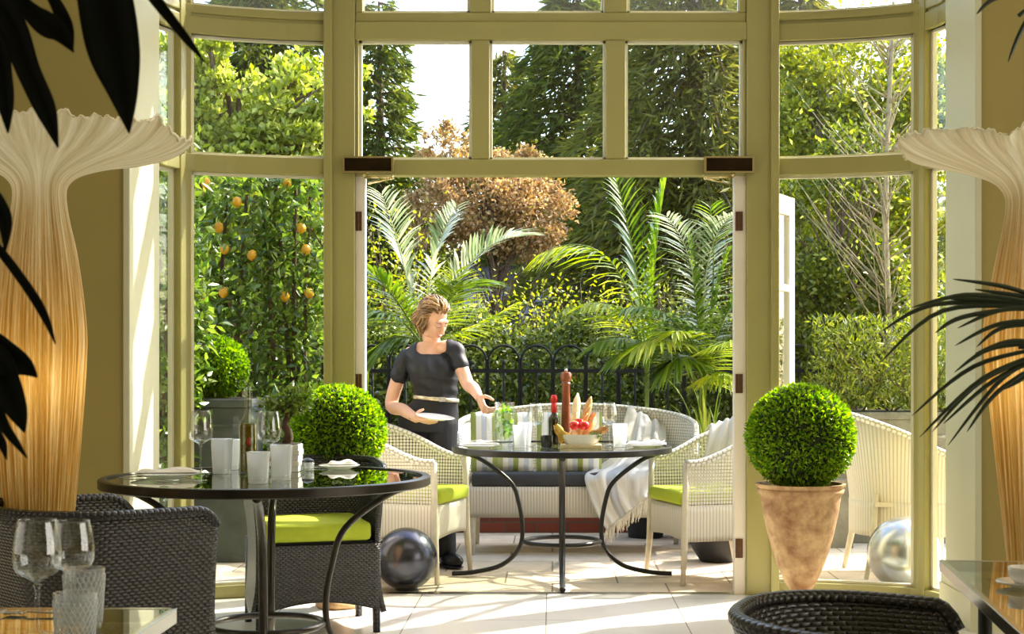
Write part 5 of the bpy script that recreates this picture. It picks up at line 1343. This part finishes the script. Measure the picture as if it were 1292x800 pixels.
# low house beyond the garden
M['lilac'] = plain('pale_lilac_render', rgb(176, 168, 186), .9, noise=.08, nscale=2)
M['slate'] = plain('dark_slate_roof', rgb(70, 64, 66), .8, noise=.2, nscale=9)
h = thing('garden_house', 'low pale lilac house with slate roof beyond the hedge', 'house', (X(700, 22), 22, -.05))
x0, x1 = X(585, 22) - h.location.x, X(800, 22) - h.location.x; zt = Z(352, 22) + .05; zr = Z(326, 22) + .05
MB().box(x0, x1, 0, 3, 0, zt).build('wall', 'lilac', h, smooth=False)
MB().add([(x0 - .2, -.25, zt - .02), (x1 + .2, -.25, zt - .02), (x1 + .2, 3.2, zt - .02), (x0 - .2, 3.2, zt - .02), (x0 + .1, 1.5, zr), (x1 - .1, 1.5, zr)], [(0, 1, 5, 4), (1, 2, 5), (2, 3, 4, 5), (3, 0, 4), (3, 2, 1, 0)]).build('roof', 'slate', h, smooth=False)
for k in range(3):
    xx = x0 + .5 + k * .85; w_ = MB(); w_.box(xx, xx + .34, -.03, .02, zt - 1.0, zt - .3); f = w_.build('window', 'whitewood', h, smooth=False)
    MB().box(xx + .03, xx + .31, -.04, -.025, zt - .97, zt - .33).build('pane', 'slate', f, smooth=False)
# far belt of trees closing the garden
for k, (px, py, rx, rz, mat, lab) in enumerate([
    (120, 300, 170, 150, 'tree_mid', 'broad green tree far off at the extreme left of the garden'),
    (420, 330, 130, 110, 'conifer', 'dark bushy tree far off behind the left palm'),
    (640, 380, 150, 60, 'tree_mid', 'low green tree far off behind the lilac house'),
    (830, 330, 130, 100, 'conifer_old', 'olive bushy tree far off behind the right palms'),
    (1010, 330, 120, 130, 'tree_mid', 'green bushy tree far off behind the right window'),
    (1180, 260, 130, 190, 'tree_gold', 'tall yellow green tree far off at the extreme right')]):
    tree(lab, 'distant_tree', px, 30.0 + k * .3, .14, [(px, py, 0, rx, rz, 5200, 60), (px - rx * .6, py + rz * .5, .3, rx * .6, rz * .6, 2200, 36), (px + rx * .6, py + rz * .4, .3, rx * .6, rz * .6, 2200, 36), (px, py + rz * .7, 0, rx, rz * .5, 2000, 36)], mat, .26, .15, tips=16)
hedge('long clipped boundary hedge across the far end of the garden', -14, 14, 26, 27, -.05, 1.9, 15000, 'tree_mid', .2, .11, 26.5)
# ------------------------------------------------------------------ the waitress
WY = 8.97
wt = thing('person', 'waitress in black top with pale belt holding a plate and reaching for the jug', 'person', (X(548, WY), WY, 0)); WO = Vector(wt.location)
M['skin'] = plain('fair_skin', rgb(220, 172, 144), .5, noise=.03, nscale=12); M['skin'].node_tree.nodes['Principled BSDF'].inputs['Subsurface Weight'].default_value = .12
M['skin'].node_tree.nodes['Principled BSDF'].inputs['Subsurface Radius'].default_value = (.012, .004, .002)
M['blackcloth'] = plain('black_jersey', rgb(19, 20, 27), .6, noise=.12, nscale=14, bump=.15, bscale=220)
M['trouser'] = plain('black_trouser_cloth', rgb(22, 22, 27), .75, noise=.12, nscale=14)
M['hair'] = leafmat('light_brown_hair', [(92, 66, 40), (132, 98, 58), (200, 160, 104), (110, 82, 48)], .4, .12, .5)
M['brow'] = plain('brown_brow', rgb(112, 76, 52), .7); M['lip'] = plain('rose_lip', rgb(196, 108, 100), .4); M['lash'] = plain('dark_lash', rgb(44, 30, 24), .6)
M['shoe'] = plain('black_shoe_leather', rgb(20, 20, 22), .3)
def W(px, py, dy=0.0): return P(px, py, WY + dy) - WO
sr, sl = W(513, 452, .02), W(573, 442, -.05)                         # shoulders (picture left, picture right)
er, wr = W(494, 508, .03), W(525, 528, -.20)                         # elbow, wrist of the plate arm
el, wl = W(589, 482, -.13), W(604, 501, -.30)                        # elbow, wrist of the reaching arm
nk, hd = W(545, 432, -.01), W(546.5, 403, -.05)
hipx = W(541, 556, .03)
def torso(mb, g=0.0, lo=.80):
    secs = [(.80, .166, .115, hipx.x + .0, .03), (.90, .168, .118, hipx.x, .03), (1.0, .118, .094, W(550, 502).x, .01), (1.06, .122, .096, W(549, 490).x, .0), (1.14, .138, .108, W(547, 472).x, -.01), (1.22, .142, .106, W(545, 455).x, -.01), (1.27, .146, .090, W(544, 444).x, .0), (1.302, .126, .072, W(544, 437).x, .0), (1.335, .076, .058, W(545, 432).x, .0)]
    ct = catmull([(s[3], s[4], s[0]) for s in secs], 4); rx = catmull([(s[1], s[2], 0) for s in secs], 4)
    yaw = math.radians(16)
    def fn(u, v):
        i = min(len(ct) - 1, int(round(v * (len(ct) - 1)))); a = 2 * PI * u; c = ct[i]; rr = rx[i]
        x, y = (rr.x + g) * math.cos(a), (rr.y + g) * math.sin(a)
        if y < 0 and 1.10 < c.z < 1.25: y -= .022 * math.exp(-((abs(x) - .062) / .045) ** 2) * math.sin(PI * (c.z - 1.10) / .15)   # bust
        return Vector((c.x + x * math.cos(yaw) - y * math.sin(yaw), c.y + x * math.sin(yaw) + y * math.cos(yaw), c.z))
    n = len(ct) - 1; mb.grid(40, n, fn, closeu=True)
    o0 = len(mb.v) - 40 * (n + 1); mb.f += [tuple(o0 + k for k in range(39, -1, -1)), tuple(o0 + n * 40 + k for k in range(40))]; mb.uv += [None, None]; mb.mi += [0, 0]
def limb(mb, pts, rs, n=6, seg=16):
    c = catmull(pts, n); r = catmull([(q, 0, 0) for q in rs], n); mb.tube(c, [q.x for q in r], seg=seg)
    mb.ell(c[0], (r[0].x,) * 3, nu=16, nv=10); mb.ell(c[-1], (r[-1].x,) * 3, nu=16, nv=10)
def hand(mb, wrist, d, n, s, curl, spread=.10, L=.088, thumb=1.0):
    """d along the hand, n out of the palm, s towards the thumb; curl: three joint angles"""
    d, n = Vector(d).normalized(), Vector(n).normalized(); s = (Vector(s) - d * Vector(s).dot(d)).normalized(); n = (n - d * n.dot(d) - s * n.dot(s)).normalized()
    for q in range(5):     # palm as overlapping ridges
        o_ = s * (.027 - .0135 * q); mb.tube([wrist + o_ * .55, wrist + d * L * .5 + o_ * .95, wrist + d * L + o_], [.0135, .0140, .0115], seg=8); mb.ell(wrist + d * L + o_, (.0115,) * 3, nu=10, nv=8)
    for q, (ln, off) in enumerate(((.070, .027), (.078, .0095), (.072, -.008), (.056, -.025))):
        p = wrist + d * (L - .004) + s * off; ang = 0; dirs = (d + s * spread * (1 - q * .66)).normalized(); rr = [.0088, .0084, .0078, .0066]; pts = [p]
        for k in range(3):
            ang += curl[k] * (1 + .08 * q); v = dirs * math.cos(ang) + n * math.sin(ang); p = p + v * ln * (.45, .31, .24)[k]; pts.append(p)
        mb.tube(pts, rr, seg=8); [mb.ell(a, (b,) * 3, nu=10, nv=8) for a, b in zip(pts, rr)]
    b = wrist + d * .022 + s * .024 + n * .004; k1 = b + (s * .75 + d * .5 + n * .35 * thumb).normalized() * .038; k2 = k1 + (s * .25 + d * .75 + n * .6 * thumb).normalized() * .030; k3 = k2 + (d * .75 - s * .1 + n * .55 * thumb).normalized() * .024
    mb.tube([b, k1, k2, k3], [.014, .011, .0098, .0078], seg=8); [mb.ell(a, (q,) * 3, nu=10, nv=8) for a, q in zip((b, k1, k2, k3), (.014, .011, .0098, .0078))]
HR = Matrix.Translation(hd) @ Matrix.Rotation(math.radians(50), 4, 'Z') @ Matrix.Rotation(math.radians(33), 4, 'X') @ Matrix.Rotation(math.radians(-6), 4, 'Y')
H3 = HR.to_3x3()
def hp(x, y, z): return HR @ Vector((x, y, z))
def hell(mb, c, r, rot=None): mb.ell(hp(*c), r, H3 if rot is None else H3 @ rot, nu=24, nv=16)
mb = MB(); torso(mb)
limb(mb, [sr + Vector((.06, 0, .012)), sr, er, (er + wr) / 2 + Vector((-.004, .0, .003)), wr], [.046, .046, .040, .037, .026])
limb(mb, [sl + Vector((-.06, 0, .012)), sl, el, (el + wl) / 2 + Vector((.006, 0, .004)), wl], [.046, .046, .039, .036, .025])
limb(mb, [nk + Vector((0, .01, -.06)), nk, hp(0, .02, -.06)], [.068, .052, .048])
# legs (inside the trousers)
fr_, fl_ = Vector((-.10, .06, 0)), Vector((W(562, 716, -.02).x, -.02, 0))
for hx, ft in ((-.085, fr_), (.075, fl_)):
    limb(mb, [(hipx.x + hx, .03, .84), ((hipx.x + hx) * .6 + ft.x * .4, ft.y * .5, .47), (ft.x, ft.y + .01, .09)], [.08, .052, .036])
    mb.ell(ft + Vector((.02, -.03, .05)), (.03, .06, .03))
# head
hell(mb, (0, .015, .035), (.073, .090, .086)); hell(mb, (0, -.035, -.028), (.057, .056, .080)); hell(mb, (0, -.058, -.086), (.028, .026, .023))
for s in (-1, 1):
    hell(mb, (s * .032, -.060, -.026), (.027, .026, .028)); hell(mb, (s * .073, .012, -.012), (.010, .019, .031)); hell(mb, (s * .028, -.079, .006), (.0155, .011, .010)); hell(mb, (s * .010, -.103, -.034), (.0075, .008, .006))
    hell(mb, (s * .042, -.03, -.07), (.02, .03, .022))
hell(mb, (0, -.0775, .030), (.046, .014, .018))
mb.tube([hp(0, -.088, .018), hp(0, -.097, .0), hp(0, -.108, -.022), hp(0, -.109, -.032)], [.0085, .0088, .0105, .0105], seg=10); mb.ell(hp(0, -.110, -.030), (.0112,) * 3, nu=12, nv=8)
hell(mb, (0, -.091, -.055), (.021, .009, .0055)); hell(mb, (0, -.089, -.066), (.018, .009, .006))
# hands: the plate hand lies palm up beneath the plate, the other closes round the jug handle
dr = W(556, 536, -.33) - wr
hand(mb, wr, dr, (0, -.1, 1), (.3, -1, .1), (.12, .18, .15), .12)
dl = W(616, 527, -.385) - wl
hand(mb, wl, dl, (.85, .1, .35), (.25, -.9, .3), (.5, .7, .5), .03)
body = mb.build('body', 'skin', wt); md = body.modifiers.new('r', 'REMESH'); md.mode = 'VOXEL'; md.voxel_size = .0034; md.use_smooth_shade = True
sm = body.modifiers.new('s', 'SMOOTH'); sm.factor = .5; sm.iterations = 3; bake(body)
# black top: follows the body, short puffed sleeves, wide neckline
mb = MB(); torso(mb, .010)
limb(mb, [sr + Vector((.07, 0, .012)), sr + Vector((.0, 0, .0)), sr.lerp(er, .24) + Vector((-.006, 0, 0)), sr.lerp(er, .42) + Vector((-.008, 0, 0))], [.052, .054, .054, .051])
limb(mb, [sl + Vector((-.07, 0, .012)), sl, sl.lerp(el, .25) + Vector((.004, 0, 0)), sl.lerp(el, .46) + Vector((.004, 0, 0))], [.052, .054, .052, .049])
top = mb.build('top', 'blackcloth', wt); md = top.modifiers.new('r', 'REMESH'); md.mode = 'VOXEL'; md.voxel_size = .0045; md.use_smooth_shade = True
sm = top.modifiers.new('s', 'SMOOTH'); sm.factor = .5; sm.iterations = 8; bake(top)
bm = bmesh.new(); bm.from_mesh(top.data); nkx = nk.x + .002; kill = []
for v in bm.verts:
    x, y, z = v.co; q = (x - nkx); 
    front = 1.262 + .55 * max(0, abs(q) - .052); back = 1.315 + .5 * max(0, abs(q) - .05)
    lim = front if y < -.02 else back if y > .04 else front + (back - front) * (y + .02) / .06
    if (z > lim and abs(q) < .088) or z < .985: kill.append(v)
    else:     # soft folds
        v.co += v.normal * (.0035 * math.sin(x * 70 + z * 38) * math.sin(z * 30 - x * 20) + .003 * math.sin(z * 95 + x * 25) * (1 if z < 1.12 else .3))
bmesh.ops.delete(bm, geom=kill, context='VERTS')
for _ in range(12):
    new = {}
    for v in bm.verts:
        if v.is_boundary:
            q = [e.other_vert(v).co for e in v.link_edges if e.is_boundary]
            if len(q) == 2: new[v] = v.co * .4 + (q[0] + q[1]) * .3
    for v, p in new.items(): v.co = p
bm.to_mesh(top.data); bm.free()
md = top.modifiers.new('Solidify', 'SOLIDIFY'); md.thickness = .004; md.offset = 0
# trousers
mb = MB(); torso(mb, .012)
for hx, ft in ((-.085, fr_), (.075, fl_)):
    limb(mb, [(hipx.x + hx, .03, .84), ((hipx.x + hx) * .6 + ft.x * .4, ft.y * .5, .47), (ft.x, ft.y + .015, .10)], [.100, .078, .064])
tr = mb.build('trousers', 'trouser', wt); md = tr.modifiers.new('r', 'REMESH'); md.mode = 'VOXEL'; md.voxel_size = .008; md.use_smooth_shade = True
sm = tr.modifiers.new('s', 'SMOOTH'); sm.factor = .5; sm.iterations = 4; bake(tr)
bm = bmesh.new(); bm.from_mesh(tr.data); bmesh.ops.delete(bm, geom=[v for v in bm.verts if v.co.z > 1.0], context='VERTS'); bm.to_mesh(tr.data); bm.free()
# belt
mb = MB(); c = Vector((W(550, 502).x, .012, .995)); ring = []
for k in range(48):
    a = 2 * PI * k / 48; yaw = math.radians(16); x, y = .134 * math.cos(a), .110 * math.sin(a); ring.append(c + Vector((x * math.cos(yaw) - y * math.sin(yaw), x * math.sin(yaw) + y * math.cos(yaw), -.012 * math.cos(a))))
mb.tube(ring, .0052, seg=8, closed=True, sy=2.3, up=(0, 0, 1)); M['belt'] = plain('pale_gold_belt', rgb(214, 202, 176), .3, noise=.45, nscale=26, Metallic=.4); mb.v = [(p[0], p[1], p[2]) for p in mb.v]
belt = mb.build('belt', 'belt', wt)
bk_ = MB(); bk_.box(-.018, .018, -.006, .006, -.014, .014); bk_.build('buckle', 'chrome', belt, smooth=False, loc=c + Vector((.045, -.118, 0)), rot=(0, 0, .3))
for ft in (fr_, fl_):
    s = MB(); s.ell(ft + Vector((.04, -.055, .045)), (.046, .115, .046), Matrix.Rotation(.6, 3, 'Z')); s.ell(ft + Vector((0, .03, .05)), (.044, .05, .05)); s.ell(ft + Vector((.035, -.05, .012)), (.05, .125, .012), Matrix.Rotation(.6, 3, 'Z')); s.build('shoe', 'shoe', wt)
# hair: short wavy bob combed back from the brow, in many fine locks that follow the skull
mb = MB(); HC = Vector((0, .020, .040)); HRd = Vector((.0765, .093, .087))
mb.ell(hp(0, .030, .045), (.0738, .085, .083), H3, nu=40, nv=24)
rs = random.Random(3)
def on_skull(p, lift):
    q = p - HC; k = math.sqrt((q.x / HRd.x) ** 2 + (q.y / HRd.y) ** 2 + (q.z / HRd.z) ** 2); return HC + q / k * (1 + lift)
n_l = 0
while n_l < 640:
    n_ = Vector((rs.gauss(0, 1), rs.gauss(0, 1), rs.gauss(.35, 1))).normalized(); p = HC + Vector((n_.x * HRd.x, n_.y * HRd.y, n_.z * HRd.z))
    if p.z < -.012 or (p.y < -.034 and p.z < .072) or (p.y < .0 and p.z < .02): continue
    n_l += 1
    front = p.y < -.02 and p.z > .07
    pts = [on_skull(p, -.01)]; lift0 = rs.uniform(.05, .13) + (.10 if front else 0); ph_ = rs.random() * 6; swp = rs.uniform(-.5, .5)
    for i in range(1, 12):
        c = pts[-1]
        fl_v = Vector((c.x * 9 + .25 + swp * .4, .75 if c.y < .07 else -.1, (.5 if front and i < 3 else -.25 - 6 * max(0, .10 - c.z))))
        nn_ = (c - HC).normalized(); fl_v = (fl_v - nn_ * fl_v.dot(nn_)).normalized()
        c2 = c + fl_v * .0125 + nn_.cross(fl_v) * (.0045 * math.sin(i * .9 + ph_))
        if c2.z > .012: c2 = on_skull(c2, lift0 * math.sin(PI * min(1, i / 11)) * .9 + .012)
        else:
            c2 = c + Vector(((.05 if c.z > -.035 else -.10) * c.x, (.03 if c.z > -.03 else -.08) * (c.y - .02), -.0115)) + Vector((.002 * math.sin(i + ph_), .002 * math.cos(i + ph_), 0))
        pts.append(c2)
    mb.tube([hp(*q) for q in pts], [.0022, .004, .005, .0054, .0056, .0056, .0054, .005, .0045, .0038, .0028, .0008], seg=5)
mb.build('hair', 'hair', wt)
for s in (-1, 1):
    f = MB(); f.tube([hp(s * (.016 + .006 * q), -.0895 + .0035 * q * q * .25, .0015 - .004 * math.sin(PI * q / 4)) for q in range(5)], [.0008, .0013, .0015, .0014, .0009], seg=5); f.build('eyelash', 'lash', wt)
    f = MB(); f.tube([hp(s * (.012 + .0075 * q), -.0945 + .0022 * q * q * .4, .024 + .005 * math.sin(PI * q / 5)) for q in range(6)], [.0014, .0024, .0026, .0024, .0018, .001], seg=5); f.build('eyebrow', 'brow', wt)
f = MB(); hell(f, (0, -.0925, -.0555), (.0200, .0088, .0048)); hell(f, (0, -.0905, -.0655), (.0165, .0088, .0055)); f.build('lips', 'lip', wt)
f = MB(); f.tube([wr + Vector((math.cos(a) * .028, math.sin(a) * .026 * .9, math.sin(a) * .016)) + (er - wr).normalized() * .03 for a in [2 * PI * k / 20 for k in range(20)]], .0028, seg=6, closed=True); f.build('bracelet', 'lash', wt)
# the plate she carries
plate('white plate carried in the right hand of the waitress', P(549, 528, WY - .33) - Vector((0, 0, .004)), .112, tilt=(math.radians(5), math.radians(7), 0))
